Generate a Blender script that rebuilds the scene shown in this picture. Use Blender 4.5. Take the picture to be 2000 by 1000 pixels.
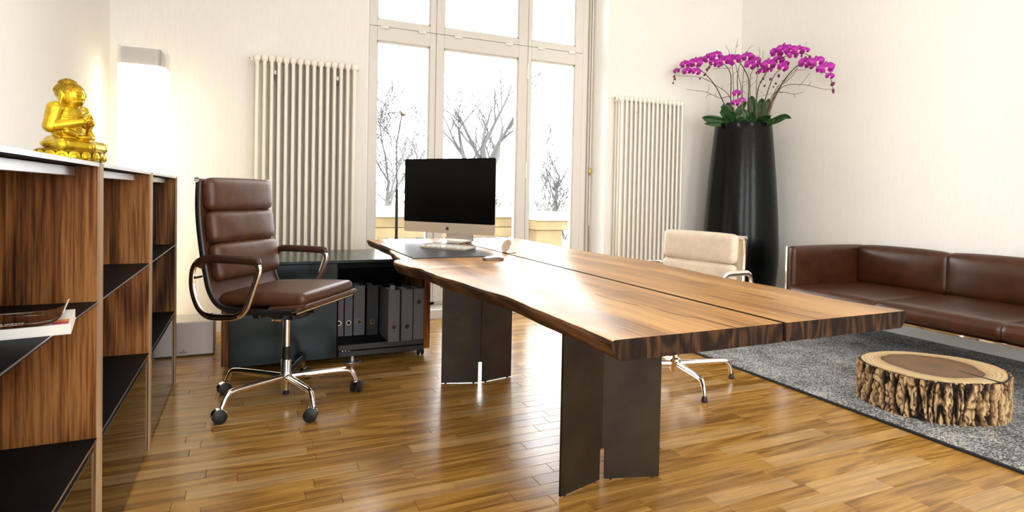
import bpy, bmesh, math, random
from mathutils import Vector, Matrix, noise

# ------------------------------------------------------------------ camera, sky, light, exposure
scn = bpy.context.scene
COL = scn.collection
for o in list(bpy.data.objects):
    bpy.data.objects.remove(o)
rad = math.radians
CAM_H, FPX, CYPX = 1.03, 1138.7, 403.5
YAW, PITCH, ROLL = rad(24.25), rad(1.164), rad(1.113)
R0 = Matrix(((math.cos(YAW), -math.sin(YAW), 0), (0, 0, -1), (math.sin(YAW), math.cos(YAW), 0)))
RP = Matrix(((1, 0, 0), (0, math.cos(PITCH), -math.sin(PITCH)), (0, math.sin(PITCH), math.cos(PITCH))))
RR = Matrix(((math.cos(ROLL), -math.sin(ROLL), 0), (math.sin(ROLL), math.cos(ROLL), 0), (0, 0, 1)))
RC = RR @ RP @ R0
cam_d = bpy.data.cameras.new('camera'); cam = bpy.data.objects.new('camera', cam_d); COL.objects.link(cam)
cam_d.sensor_width = 36; cam_d.lens = 36 * FPX / 2000; cam_d.shift_y = (CYPX - 500) / 2000
cam_d.clip_start = 0.02; cam_d.clip_end = 300
M = Matrix((RC[0], -RC[1], -RC[2])).transposed().to_4x4()
M.translation = (0, 0, CAM_H)
cam.matrix_world = M
scn.camera = cam

def proj(p):
    v = RC @ (Vector(p) - Vector((0, 0, CAM_H)))
    return (1000 + FPX * v.x / v.z, CYPX + FPX * v.y / v.z, v.z)

def unproj(px, py, dist):
    """point seen at a pixel, at a given distance along the optical axis"""
    d = RC.transposed() @ Vector(((px - 1000) / FPX, (py - CYPX) / FPX, 1))
    return Vector((0, 0, CAM_H)) + d * dist

world = bpy.data.worlds.new('world'); scn.world = world; world.use_nodes = True
bg = world.node_tree.nodes['Background']
bg.inputs[0].default_value = (0.97, 0.985, 1.0, 1); bg.inputs[1].default_value = 6.5

def area(name, loc, rot, sx, sy, power, col, portal=False):
    d = bpy.data.lights.new(name, 'AREA'); d.shape = 'RECTANGLE'; d.size = sx; d.size_y = sy
    d.energy = power; d.color = col
    if portal: d.cycles.is_portal = True
    o = bpy.data.objects.new(name, d); COL.objects.link(o); o.location = loc; o.rotation_euler = rot
    return o
area('window_portal', (1.92, 4.93, 1.6), (rad(-90), 0, 0), 2.15, 3.0, 1, (1, 1, 1), True)
area('side_opening_portal', (-.88, -1.3, 1.75), (0, rad(-90), 0), 2.5, 1.6, 1, (1, 1, 1), True)  # portal for the opening added in the left wall
area('rear_opening_portal', (2.1, -2.62, 1.75), (rad(90), 0, 0), 4.6, 2.5, 1, (1, 1, 1), True)  # portal for the openings added in the back wall

scn.view_settings.view_transform = 'Standard'; scn.view_settings.look = 'None'
scn.view_settings.gamma = 1; scn.view_settings.use_curve_mapping = False
scn.view_settings.exposure = 0.66

# ------------------------------------------------------------------ mesh helpers
OFF = {}
class MB:
    def __init__(self): self.v = []; self.f = []; self.mi = []
    def add(self, vs, fs, m=0):
        n = len(self.v); self.v += [Vector(p) for p in vs]
        for f in fs: self.f.append([i + n for i in f]); self.mi.append(m)
        return self
    def box(self, x0, x1, y0, y1, z0, z1, m=0):
        return self.add([(x0,y0,z0),(x1,y0,z0),(x1,y1,z0),(x0,y1,z0),(x0,y0,z1),(x1,y0,z1),(x1,y1,z1),(x0,y1,z1)],
            [(0,3,2,1),(4,5,6,7),(0,1,5,4),(1,2,6,5),(2,3,7,6),(3,0,4,7)], m)
    def bbox(self, x0, x1, y0, y1, z0, z1, r=0.004, m=0):
        """box with chamfered edges"""
        cx, cy, cz = (x0+x1)/2, (y0+y1)/2, (z0+z1)/2
        hx, hy, hz = (x1-x0)/2, (y1-y0)/2, (z1-z0)/2
        r = min(r, hx*.9, hy*.9, hz*.9)
        bm = bmesh.new(); bmesh.ops.create_cube(bm, size=1)
        for v in bm.verts: v.co = Vector((v.co.x*2*hx + cx, v.co.y*2*hy + cy, v.co.z*2*hz + cz))
        bmesh.ops.bevel(bm, geom=bm.edges[:], offset=r, segments=1, affect='EDGES')
        self.add([v.co.copy() for v in bm.verts], [[v.index for v in f.verts] for f in bm.faces] if not bm.verts.index_update() else [], m)
        bm.free(); return self
    def cushion(self, sx, sy, sz, r, n=8, k=4, bulge=0.0, mat=None, fn=None, m=0):
        """rounded box centred on the origin, faces puffed by `bulge`, placed by matrix `mat`"""
        def ticks(h):
            a = [-h + r*(1 - math.cos(i/k*math.pi/2)) for i in range(k+1)]
            b = [-h + r + (2*h - 2*r)*i/n for i in range(1, n)]
            return a + b + [-x for x in reversed(a)]
        H = (sx/2, sy/2, sz/2); r = min(r, min(H)*.98)
        T = [ticks(h) for h in H]
        idx = {}; vs = []; fs = []
        def vert(p):
            key = (round(p[0],6), round(p[1],6), round(p[2],6))
            if key in idx: return idx[key]
            inner = Vector([max(-(h-r), min(h-r, c)) for c, h in zip(p, H)])
            d = Vector(p) - inner
            q = inner + d.normalized()*r if d.length > 1e-9 else Vector(p)
            if bulge:
                u = [max(-1, min(1, c/h)) for c, h in zip(q, H)]
                w = (1-abs(u[0])**3)*(1-abs(u[1])**3)
                q.z += bulge*w*(1 if q.z > 0 else -1)
                q.x += 0.5*bulge*u[0]*(1-abs(u[1])**3)*(1-u[2]**2) ; q.y += 0.5*bulge*u[1]*(1-abs(u[0])**3)*(1-u[2]**2)
            if fn: q = fn(q)
            if mat is not None: q = mat @ q
            idx[key] = len(vs); vs.append(q); return idx[key]
        for a in range(3):
            b, c = (a+1) % 3, (a+2) % 3
            for s in (-1, 1):
                for i in range(len(T[b])-1):
                    for j in range(len(T[c])-1):
                        q = []
                        for (ii, jj) in ((i,j),(i+1,j),(i+1,j+1),(i,j+1)):
                            p = [0,0,0]; p[a] = s*H[a]; p[b] = T[b][ii]; p[c] = T[c][jj]; q.append(vert(p))
                        q = q if s > 0 else q[::-1]
                        if len(set(q)) == 4: fs.append(q)
        return self.add(vs, fs, m)
    def tube(self, pts, rad_, seg=8, closed=False, cap=True, flat=1.0, m=0, up=None):
        pts = [Vector(p) for p in pts]; n = len(pts)
        rs = list(rad_) + [rad_[-1]]*n if isinstance(rad_, (list, tuple)) else [rad_]*n
        tang = []
        for i in range(n):
            a = pts[(i-1) % n] if (closed or i > 0) else pts[i]
            b = pts[(i+1) % n] if (closed or i < n-1) else pts[i]
            t = (b - a); tang.append(t.normalized() if t.length > 1e-9 else Vector((0,0,1)))
        u = Vector(up) if up else (Vector((0,0,1)) if abs(tang[0].z) < .9 else Vector((1,0,0)))
        vs = []; fs = []
        for i in range(n):
            t = tang[i]; u = (u - t*u.dot(t)); u = u.normalized() if u.length > 1e-6 else t.orthogonal().normalized()
            w = t.cross(u)
            for s in range(seg):
                a = 2*math.pi*s/seg
                vs.append(pts[i] + u*math.cos(a)*rs[i] + w*math.sin(a)*rs[i]*flat)
        m_ = n if closed else n-1
        for i in range(m_):
            for s in range(seg):
                a0, a1 = i*seg+s, i*seg+(s+1) % seg; j = ((i+1) % n)*seg
                fs.append((a0, a1, j+(s+1) % seg, j+s))
        if cap and not closed:
            fs.append(list(range(seg))[::-1]); fs.append([(n-1)*seg+s for s in range(seg)])
        return self.add(vs, fs, m)
    def lathe(self, prof, seg=32, c=(0,0,0), m=0, axis='z', sx=1.0):
        vs = []; fs = []; n = len(prof); c = Vector(c)
        for (r, z) in prof:
            for s in range(seg):
                a = 2*math.pi*s/seg; x, y = r*math.cos(a)*sx, r*math.sin(a)
                vs.append(c + (Vector((x,y,z)) if axis == 'z' else Vector((z,x,y)) if axis == 'x' else Vector((y,z,x))))
        for i in range(n-1):
            for s in range(seg):
                fs.append((i*seg+s, i*seg+(s+1) % seg, (i+1)*seg+(s+1) % seg, (i+1)*seg+s))
        if prof[0][0] > 1e-6: fs.append(list(range(seg))[::-1])
        if prof[-1][0] > 1e-6: fs.append([(n-1)*seg+s for s in range(seg)])
        return self.add(vs, fs, m)
    def cyl(self, c, r, z0, z1, seg=16, m=0, axis='z'):
        return self.lathe([(r*.92, z0), (r, z0+r*.08), (r, z1-r*.08), (r*.92, z1)], seg, c, m, axis)
    def ell(self, c, r, seg=14, rings=9, rot=None, m=0):
        c = Vector(c); vs = []; fs = []
        for i in range(rings+1):
            t = math.pi*i/rings
            for s in range(seg):
                a = 2*math.pi*s/seg
                p = Vector((r[0]*math.sin(t)*math.cos(a), r[1]*math.sin(t)*math.sin(a), -r[2]*math.cos(t)))
                vs.append(c + (rot @ p if rot else p))
        for i in range(rings):
            for s in range(seg):
                fs.append((i*seg+s, i*seg+(s+1) % seg, (i+1)*seg+(s+1) % seg, (i+1)*seg+s))
        return self.add(vs, fs, m)
    def prism(self, poly, z0, z1, m=0, fn=None):
        n = len(poly); f = fn or (lambda x, y, z: (x, y, z))
        self.add([f(x,y,z0) for x,y in poly] + [f(x,y,z1) for x,y in poly],
            [list(range(n))[::-1], list(range(n, 2*n))] + [(i,(i+1) % n,n+(i+1) % n,n+i) for i in range(n)], m)
        return self
    def xf(self, mat):
        self.v = [mat @ p for p in self.v]; return self
    def build(self, name, mat, parent=None, smooth=None, world_=False, weld=False):
        me = bpy.data.meshes.new(name)
        off = Vector((0,0,0))
        if world_ and parent is not None:
            r = parent
            while r.parent: r = r.parent
            off = Vector(OFF.get(r.name, (0,0,0)))
        me.from_pydata([tuple(p - off) for p in self.v], [], self.f)
        for mm in (mat if isinstance(mat, (list, tuple)) else [mat]): me.materials.append(mm)
        if any(self.mi): me.polygons.foreach_set('material_index', self.mi)
        if weld or smooth is not None:
            bm = bmesh.new(); bm.from_mesh(me)
            bmesh.ops.remove_doubles(bm, verts=bm.verts, dist=1e-5)
            bmesh.ops.recalc_face_normals(bm, faces=bm.faces)
            if smooth is not None:
                for f in bm.faces: f.smooth = True
                for e in bm.edges:
                    if len(e.link_faces) == 2 and e.calc_face_angle(0) > rad(smooth): e.smooth = False
            bm.to_mesh(me); bm.free()
        me.update()
        o = bpy.data.objects.new(name, me); COL.objects.link(o)
        if parent is not None: o.parent = parent
        return o

def thing(name, label, cat, loc=(0,0,0), rotz=0, group=None):
    o = bpy.data.objects.new(name, None); COL.objects.link(o); o.empty_display_size = .05
    o.location = loc; o.rotation_euler = (0,0,rotz); o['label'] = label; o['category'] = cat
    if group: o['group'] = group
    OFF[o.name] = tuple(loc); return o
def tag(o, label, cat, group=None):
    o['label'] = label; o['category'] = cat
    if group: o['group'] = group
    return o
def struct(o, label=None):
    o['kind'] = 'structure'
    if label: o['label'] = label
    return o
def bez(pts, n=6):
    """Catmull-Rom through points"""
    P = [Vector(p) for p in pts]; out = []
    for i in range(len(P)-1):
        p0 = P[max(i-1,0)]; p1 = P[i]; p2 = P[i+1]; p3 = P[min(i+2,len(P)-1)]
        for k in range(n):
            t = k/n
            out.append(.5*((2*p1) + (p2-p0)*t + (2*p0-5*p1+4*p2-p3)*t*t + (3*p1-p0-3*p2+p3)*t**3))
    return out + [P[-1]]
def loop_round(pts, r, n=5):
    """closed polyline with rounded corners"""
    P = [Vector(p) for p in pts]; out = []; m = len(P)
    for i in range(m):
        a, b, c = P[i-1], P[i], P[(i+1) % m]
        d1 = (a-b); d2 = (c-b); rr = min(r, d1.length*.48, d2.length*.48)
        s = b + d1.normalized()*rr; e = b + d2.normalized()*rr
        for k in range(n+1):
            t = k/n; out.append(s*(1-t)**2 + b*2*t*(1-t) + e*t*t)
    return out

# ------------------------------------------------------------------ materials
def new_mat(name):
    m = bpy.data.materials.new(name); m.use_nodes = True
    nt = m.node_tree; b = nt.nodes['Principled BSDF']
    return m, nt, b
def nd(nt, typ, **kw):
    n = nt.nodes.new(typ)
    for k, v in kw.items():
        if k.startswith('i_'): n.inputs[k[2:].replace('_', ' ')].default_value = v
        else: setattr(n, k, v)
    return n
def ramp(nt, fac, stops):
    r = nt.nodes.new('ShaderNodeValToRGB'); e = r.color_ramp.elements
    while len(e) < len(stops): e.new(.5)
    for x, (p, c) in zip(e, stops): x.position = p; x.color = (*c, 1)
    nt.links.new(fac, r.inputs[0]); return r.outputs[0]
def math_(nt, op, a, b=None):
    n = nt.nodes.new('ShaderNodeMath'); n.operation = op
    for i, x in enumerate((a, b)):
        if x is None: continue
        if isinstance(x, (int, float)): n.inputs[i].default_value = x
        else: nt.links.new(x, n.inputs[i])
    return n.outputs[0]
def mixc(nt, fac, a, b, mode='MIX'):
    n = nt.nodes.new('ShaderNodeMix'); n.data_type = 'RGBA'; n.blend_type = mode
    for s, x in ((0, fac), (6, a), (7, b)):
        if isinstance(x, (int, float)): n.inputs[s].default_value = x
        elif isinstance(x, tuple): n.inputs[s].default_value = (*x, 1)
        else: nt.links.new(x, n.inputs[s])
    return n.outputs[2]
def bump(nt, b, h, strength, dist=.002):
    n = nd(nt, 'ShaderNodeBump'); n.inputs['Strength'].default_value = strength; n.inputs['Distance'].default_value = dist
    nt.links.new(h, n.inputs['Height']); nt.links.new(n.outputs[0], b.inputs['Normal']); return n
def coords(nt, scale=(1,1,1), which='Object', off=None):
    if which == 'Pos': c = nd(nt, 'ShaderNodeNewGeometry').outputs['Position']
    else: c = nd(nt, 'ShaderNodeTexCoord').outputs[which]
    if off is not None:
        a = nt.nodes.new('ShaderNodeVectorMath'); a.operation = 'ADD'
        nt.links.new(c, a.inputs[0]); nt.links.new(off, a.inputs[1]); c = a.outputs[0]
    mp = nd(nt, 'ShaderNodeMapping'); mp.inputs['Scale'].default_value = scale
    nt.links.new(c, mp.inputs[0]); return mp.outputs[0]
def noise_(nt, vec, scale, detail=3, rough=.55, dist=0.0):
    n = nd(nt, 'ShaderNodeTexNoise'); n.inputs['Scale'].default_value = scale; n.inputs['Detail'].default_value = detail
    n.inputs['Roughness'].default_value = rough; n.inputs['Distortion'].default_value = dist
    nt.links.new(vec, n.inputs['Vector']); return n.outputs['Fac']

def plain(name, col, rough=.5, metal=0.0, coat=0.0, nscale=0, namp=.12, bscale=0, bstr=.2, bdist=.001, emit=None, spec=None):
    m, nt, b = new_mat(name)
    b.inputs['Base Color'].default_value = (*col, 1); b.inputs['Roughness'].default_value = rough
    b.inputs['Metallic'].default_value = metal; b.inputs['Coat Weight'].default_value = coat
    if spec is not None: b.inputs['Specular IOR Level'].default_value = spec
    if nscale:
        f = noise_(nt, coords(nt), nscale, 4)
        nt.links.new(ramp(nt, f, [(.3, tuple(c*(1-namp) for c in col)), (.7, tuple(min(1, c*(1+namp)) for c in col))]), b.inputs['Base Color'])
    if bscale:
        bump(nt, b, noise_(nt, coords(nt), bscale, 4), bstr, bdist)
    if emit:
        b.inputs['Emission Color'].default_value = (*emit[0], 1); b.inputs['Emission Strength'].default_value = emit[1]
    return m

def wood(name, stops, along='z', rings=14, rscale=2.2, stretch=.16, rough=.35, coat=0.0, tone=False, fibre=1.0, which='Object', knots=0.0, bstr=.15, contour=.5, gain=2.0, fscale=140, spec=.5):
    m, nt, b = new_mat(name)
    s = {'x': (stretch,1,1), 'y': (1,stretch,1), 'z': (1,1,stretch)}[along]
    fs = {'x': (.03,1,1), 'y': (1,.03,1), 'z': (1,1,.03)}[along]
    off = None; tn = None
    if tone:
        at = nd(nt, 'ShaderNodeAttribute', attribute_name='tone'); tn = at.outputs['Fac']
        cx = nd(nt, 'ShaderNodeCombineXYZ')
        nt.links.new(math_(nt, 'MULTIPLY', tn, 31.7), cx.inputs[0]); nt.links.new(math_(nt, 'MULTIPLY', tn, 57.3), cx.inputs[1]); nt.links.new(math_(nt, 'MULTIPLY', tn, 11.1), cx.inputs[2])
        off = cx.outputs[0]
    c1 = coords(nt, s, which, off); c2 = coords(nt, fs, which, off)
    n1 = noise_(nt, c1, rscale, 2, .45, .25)
    ring = math_(nt, 'SINE', math_(nt, 'MULTIPLY', n1, rings*6.283))
    ring = math_(nt, 'MULTIPLY_ADD', ring, .5); ring.node.inputs[2].default_value = .5
    n2 = noise_(nt, c2, fscale, 4, .65); n3 = noise_(nt, c1, rscale*1.3, 3, .6)
    n2 = math_(nt, 'MULTIPLY_ADD', n2, gain); n2.node.inputs[2].default_value = .5 - gain/2; n2.node.use_clamp = True
    v = math_(nt, 'ADD', math_(nt, 'MULTIPLY', ring, contour), math_(nt, 'MULTIPLY', n2, fibre*(1-contour)))
    v = math_(nt, 'ADD', math_(nt, 'MULTIPLY', v, .62), math_(nt, 'MULTIPLY', n3, .38))
    col = ramp(nt, v, stops)
    if knots:
        kn = noise_(nt, coords(nt, {'x': (.45,1,1), 'y': (1,.45,1), 'z': (1,1,.45)}[along], which, off), 3.1, 3, .55, .6)
        kf = ramp(nt, kn, [(.60, (0,0,0)), (.74, (knots,)*3)])
        col = mixc(nt, kf, col, stops[0][1])
    if tone:
        tc = ramp(nt, tn, [(0, (.78,.75,.71)), (.3, (.90,.88,.85)), (.7, (1,1,1)), (1, (1.0,1.0,1.0))])
        col = mixc(nt, 1.0, col, tc, 'MULTIPLY')
        br = math_(nt, 'GREATER_THAN', tn, .88); col = mixc(nt, math_(nt, 'MULTIPLY', br, .22), col, (.75,.55,.30))
    nt.links.new(col, b.inputs['Base Color'])
    b.inputs['Specular IOR Level'].default_value = spec
    rr = math_(nt, 'MULTIPLY_ADD', n2, .16); rr.node.inputs[2].default_value = rough-.08
    nt.links.new(rr, b.inputs['Roughness']); b.inputs['Coat Weight'].default_value = coat; b.inputs['Coat Roughness'].default_value = .18
    bump(nt, b, math_(nt, 'ADD', math_(nt, 'MULTIPLY', n2, .6), math_(nt, 'MULTIPLY', ring, .4)), bstr, .0015)
    return m

MT = {}
MT['walnut'] = wood('walnut_veneer', [(.24,(.016,.005,.0015)),(.40,(.080,.026,.0065)),(.56,(.19,.070,.018)),(.74,(.35,.15,.042))], 'z', rings=10, rscale=2.1, stretch=.20, rough=.45, contour=.40, gain=3.0, fscale=120, spec=.2)
MT['walnut_edge'] = wood('pale_walnut_edge', [(.2,(.26,.15,.075)),(.6,(.45,.29,.16)),(.85,(.6,.42,.26))], 'z', rings=6, rough=.5)
MT['slab'] = wood('desk_slab_wood', [(.18,(.075,.028,.006)),(.36,(.27,.118,.028)),(.55,(.52,.262,.072)),(.8,(.74,.44,.16))], 'y', rings=7, rscale=2.4, stretch=.11, rough=.33, coat=0, knots=.85, contour=.30, gain=1.8, fscale=120, spec=.45)
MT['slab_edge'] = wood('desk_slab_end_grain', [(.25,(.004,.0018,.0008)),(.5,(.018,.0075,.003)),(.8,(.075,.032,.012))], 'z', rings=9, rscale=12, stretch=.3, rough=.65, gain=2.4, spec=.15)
MT['bark_edge'] = wood('desk_live_edge', [(.2,(.010,.0045,.002)),(.5,(.055,.022,.008)),(.85,(.22,.10,.034))], 'y', rings=6, rscale=6, stretch=.2, rough=.55, knots=.7, bstr=.4, spec=.25)
MT['oak'] = wood('oak_parquet', [(.22,(.12,.050,.006)),(.38,(.28,.134,.023)),(.56,(.43,.222,.044)),(.8,(.58,.335,.085))], 'x', rings=11, rscale=4.6, stretch=.10, rough=.23, coat=0, tone=True, which='Pos', bstr=.12, contour=.36, gain=1.9, fscale=170, spec=.42)
MT['joint'] = plain('parquet_joint', (.05,.028,.012), .8)

def wallpaper(name, col):
    m, nt, b = new_mat(name)
    f = noise_(nt, coords(nt, (1,1,.05), 'Pos'), 220, 2, .6); g = noise_(nt, coords(nt, (1,1,1), 'Pos'), 1.4, 2)
    c = ramp(nt, f, [(.3, tuple(x*.94 for x in col)), (.7, col)])
    nt.links.new(mixc(nt, ramp(nt, g, [(.35,(0,0,0)),(.75,(.12,.12,.12))]), c, tuple(x*.9 for x in col)), b.inputs['Base Color'])
    b.inputs['Roughness'].default_value = .8
    bump(nt, b, f, .35, .002); return m
MT['wall'] = wallpaper('cream_wallpaper', (.865,.838,.782))
MT['wall2'] = wallpaper('white_wallpaper', (.88,.86,.81))
MT['ceiling'] = plain('ceiling_paint', (.9,.89,.86), .85)
MT['white_paint'] = plain('white_lacquer', (.86,.84,.79), .35)
MT['cream_enamel'] = plain('cream_enamel', (.87,.82,.72), .3, coat=.2)
MT['window_paint'] = plain('window_paint', (.70,.67,.61), .4)
MT['reveal'] = plain('reveal_plaster', (.92,.92,.90), .7)
MT['chrome'] = plain('polished_chrome', (.90,.88,.85), .06, 1.0)
MT['alu'] = plain('brushed_aluminium', (.72,.73,.76), .3, 1.0)
MT['satin'] = plain('satin_steel', (.62,.62,.63), .35, .9)
MT['black_steel'] = plain('black_steel_shelf', (.005,.0055,.007), .5, .0, nscale=40, namp=.3, spec=.06)
MT['raw_steel'] = plain('blackened_steel', (.026,.018,.009), .42, .45, nscale=9, namp=.45, bscale=300, bstr=.08)
MT['blue_steel'] = plain('blued_steel', (.019,.025,.026), .24, .7, nscale=7, namp=.35)
MT['smoked'] = plain('smoked_black_glass', (.004,.0035,.002), .05)
MT['black_plastic'] = plain('black_plastic', (.012,.012,.012), .35)
MT['rubber'] = plain('black_rubber', (.010,.010,.010), .5)
MT['black_glass'] = plain('black_screen', (.0015,.0015,.0015), .25, spec=.12)
MT['leather'] = plain('brown_leather', (.085,.031,.014), .40, spec=.45, nscale=22, namp=.25, bscale=160, bstr=.18, bdist=.0012)
MT['leather_arm'] = plain('dark_brown_leather', (.045,.018,.010), .35, nscale=30, namp=.2)
MT['leather_sofa'] = plain('sofa_leather', (.050,.015,.005), .30, spec=.4, nscale=11, namp=.3, bscale=120, bstr=.2, bdist=.0015)
MT['leather_beige'] = plain('beige_leather', (.66,.54,.41), .45, nscale=22, namp=.08, bscale=160, bstr=.15)
MT['gold'] = plain('gold_leaf', (.60,.41,.022), .30, .85, nscale=60, namp=.25, bscale=130, bstr=.35, bdist=.0012)
MT['gold_dark'] = plain('tarnished_gold', (.36,.23,.015), .38, .8, nscale=60, namp=.35, bscale=150, bstr=.5)
MT['rod'] = plain('grey_rod', (.10,.10,.105), .4, .3)
MT['brass'] = plain('brass', (.62,.43,.12), .25, 1.0)
MT['copper'] = plain('rose_metal', (.66,.50,.42), .25, .8)
MT['binder'] = plain('grey_binder_card', (.12,.124,.135), .55, nscale=200, namp=.2)
MT['binder_pink'] = plain('rose_grey_binder_card', (.18,.13,.14), .55)
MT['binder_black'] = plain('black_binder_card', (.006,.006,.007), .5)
MT['paper'] = plain('white_paper', (.82,.80,.75), .7)
MT['page_orange'] = plain('orange_print', (.85,.32,.03), .5)
MT['page_pink'] = plain('magenta_print', (.55,.04,.13), .5)
MT['white_plastic'] = plain('white_plastic', (.84,.83,.80), .25, coat=.3)
MT['chin'] = plain('bead_blasted_aluminium', (.70,.60,.48), .38, .55)
MT['mat'] = plain('dark_desk_mat', (.028,.034,.044), .33, nscale=30, namp=.15)
MT['planter'] = plain('black_stone_planter', (.0025,.003,.003), .20, nscale=14, namp=.6, bscale=22, bstr=.25, bdist=.004, spec=.18)
MT['soil'] = plain('dark_soil', (.02,.014,.009), .9)
MT['petal'] = plain('magenta_petal', (.40,.010,.33), .5, nscale=70, namp=.3)
MT['lip'] = plain('pale_orchid_lip', (.85,.55,.55), .5)
MT['bud'] = plain('orchid_bud', (.14,.012,.06), .5)
MT['leaf'] = plain('dark_green_leaf', (.025,.075,.02), .32, nscale=30, namp=.4)
MT['stem'] = plain('orchid_stem', (.07,.05,.025), .5)
MT['twig'] = plain('dry_twig', (.20,.115,.055), .7)
MT['stone'] = plain('balustrade_stone', (.19,.14,.068), .8, nscale=5, namp=.15)
MT['coping'] = plain('pale_coping_stone', (.28,.26,.21), .8, nscale=5, namp=.08)
MT['terrace'] = plain('terrace_slab', (.72,.70,.65), .8)
MT['lawn'] = plain('winter_lawn', (.16,.165,.13), .9, nscale=2, namp=.2)
MT['bark_far'] = plain('grey_tree_bark', (.07,.07,.069), .9)
MT['ivy'] = plain('ivy_leaf', (.08,.12,.055), .8)
MT['emblem'] = plain('dark_print', (.03,.03,.03), .5)

def rug_mat():
    m, nt, b = new_mat('grey_wool_pile')
    f = noise_(nt, coords(nt, (1,1,1), 'Pos'), 120, 3, .75); g = noise_(nt, coords(nt, (1,1,1), 'Pos'), 5, 4, .6)
    v = math_(nt, 'ADD', math_(nt, 'MULTIPLY', f, .8), math_(nt, 'MULTIPLY', g, .2))
    nt.links.new(ramp(nt, v, [(.38,(.014,.016,.018)),(.49,(.14,.14,.145)),(.58,(.62,.61,.58))]), b.inputs['Base Color'])
    b.inputs['Roughness'].default_value = .95; bump(nt, b, f, 1.0, .008); return m
MT['rug'] = rug_mat()
MT['rug_edge'] = plain('black_rug_binding', (.008,.008,.009), .8)

def glass_mat():
    m, nt, b = new_mat('window_glass'); nt.nodes.remove(b)
    t = nd(nt, 'ShaderNodeBsdfTransparent'); g = nd(nt, 'ShaderNodeBsdfGlossy'); g.inputs['Roughness'].default_value = .01
    mx = nd(nt, 'ShaderNodeMixShader'); fr = nd(nt, 'ShaderNodeFresnel'); fr.inputs[0].default_value = 1.18
    nt.links.new(fr.outputs[0], mx.inputs[0]); nt.links.new(t.outputs[0], mx.inputs[1]); nt.links.new(g.outputs[0], mx.inputs[2])
    nt.links.new(mx.outputs[0], nt.nodes['Material Output'].inputs[0]); return m
MT['glass'] = glass_mat()
def lamp_mat():
    m, nt, b = new_mat('glowing_lamp_sheet')
    b.inputs['Base Color'].default_value = (.9,.88,.82,1); b.inputs['Roughness'].default_value = .5
    b.inputs['Emission Color'].default_value = (1,.86,.62,1); b.inputs['Emission Strength'].default_value = 1.4
    return m
MT['glow'] = lamp_mat()
def bark_mat():
    m, nt, b = new_mat('tree_bark')
    g = nd(nt, 'ShaderNodeAttribute', attribute_name='ridge')
    f = noise_(nt, coords(nt, (1,1,.35)), 34, 4, .65)
    v = math_(nt, 'ADD', math_(nt, 'MULTIPLY', g.outputs['Fac'], .65), math_(nt, 'MULTIPLY', f, .4))
    nt.links.new(ramp(nt, v, [(.40,(.006,.003,.0015)),(.56,(.050,.023,.009)),(.70,(.24,.14,.058)),(.86,(.58,.41,.21))]), b.inputs['Base Color'])
    b.inputs['Roughness'].default_value = .85; bump(nt, b, f, .7, .006); return m
MT['bark'] = bark_mat()
def rings_mat():
    m, nt, b = new_mat('cut_wood_rings')
    c = coords(nt); n = noise_(nt, c, 4.5, 3, .5)
    ln = nt.nodes.new('ShaderNodeVectorMath'); ln.operation = 'LENGTH'
    mp = nd(nt, 'ShaderNodeMapping'); mp.inputs['Scale'].default_value = (1,1,0); nt.links.new(c, mp.inputs[0]); nt.links.new(mp.outputs[0], ln.inputs[0])
    r = math_(nt, 'ADD', ln.outputs['Value'], math_(nt, 'MULTIPLY', math_(nt, 'SUBTRACT', n, .5), .09))
    base = ramp(nt, math_(nt, 'MULTIPLY', r, 2.9), [(0,(.10,.050,.016)),(.35,(.19,.098,.034)),(.54,(.14,.070,.024)),(.585,(.045,.018,.006)),(.60,(.50,.33,.14)),(.75,(.70,.52,.27)),(1,(.62,.44,.21))])
    s = math_(nt, 'SINE', math_(nt, 'MULTIPLY', r, 330)); s = math_(nt, 'MULTIPLY_ADD', s, .5); s.node.inputs[2].default_value = .5
    nt.links.new(mixc(nt, math_(nt, 'MULTIPLY', s, .45), base, (.13,.06,.02)), b.inputs['Base Color'])
    b.inputs['Roughness'].default_value = .5; return m
MT['rings'] = rings_mat()
def cover_mat():
    m, nt, b = new_mat('printed_book_cover')
    f = noise_(nt, coords(nt, (7,26,1)), 1.0, 4, .6, .9)
    nt.links.new(ramp(nt, f, [(.47,(.003,.003,.004)),(.52,(.07,.012,.004)),(.57,(.12,.028,.010)),(.61,(.22,.25,.25)),(.67,(.8,.78,.74))]), b.inputs['Base Color'])
    b.inputs['Roughness'].default_value = .12; b.inputs['Coat Weight'].default_value = .5; return m
MT['cover'] = cover_mat()

# ------------------------------------------------------------------ room shell
XL, XR, YB, CEIL = -0.86, 4.607, -2.6, 3.45
WLX, WRX, WYL, WYR, WOUT, WTOP, WBOT = 0.837, 2.989, 4.68, 4.55, 5.0, 3.12, 0.07
rnd = random.Random(7)

# floor: screed slab, each oak stave laid on it
fl = MB().box(XL-.2, XR+.2, YB-.2, WOUT, -.12, -.012).build('floor', MT['joint']); struct(fl, 'oak strip parquet floor with warm brown staves of mixed tone')
staves = []
ROW = .0705
y = YB - .02
while y < 4.84:
    x = XL - .05 - rnd.random()*.4
    while x < XR + .05:
        L = rnd.choice((.30,.36,.42,.48,.54,.60))*1.05
        staves.append((x, min(x+L, XR+.06), y, y+ROW, rnd.random()))
        x += L
    y += ROW
def seen(s):
    cx, cy = (s[0]+s[1])/2, (s[2]+s[3])/2
    if cy < .9 or cx < -.30: return False
    if cx > 2.62: return False                           # below the rug
    if -.1 < cx < 1.05 and cy > 3.75: return False       # below the cabinet
    px, py, d = proj((cx, cy, 0))
    if px < 215 or px > 2040 or py > 1040: return False
    return True
vis = sorted([s for s in staves if seen(s)], key=lambda s: proj(((s[0]+s[1])/2, s[2], 0))[2])[:300]
vset = set(vis)
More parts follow.
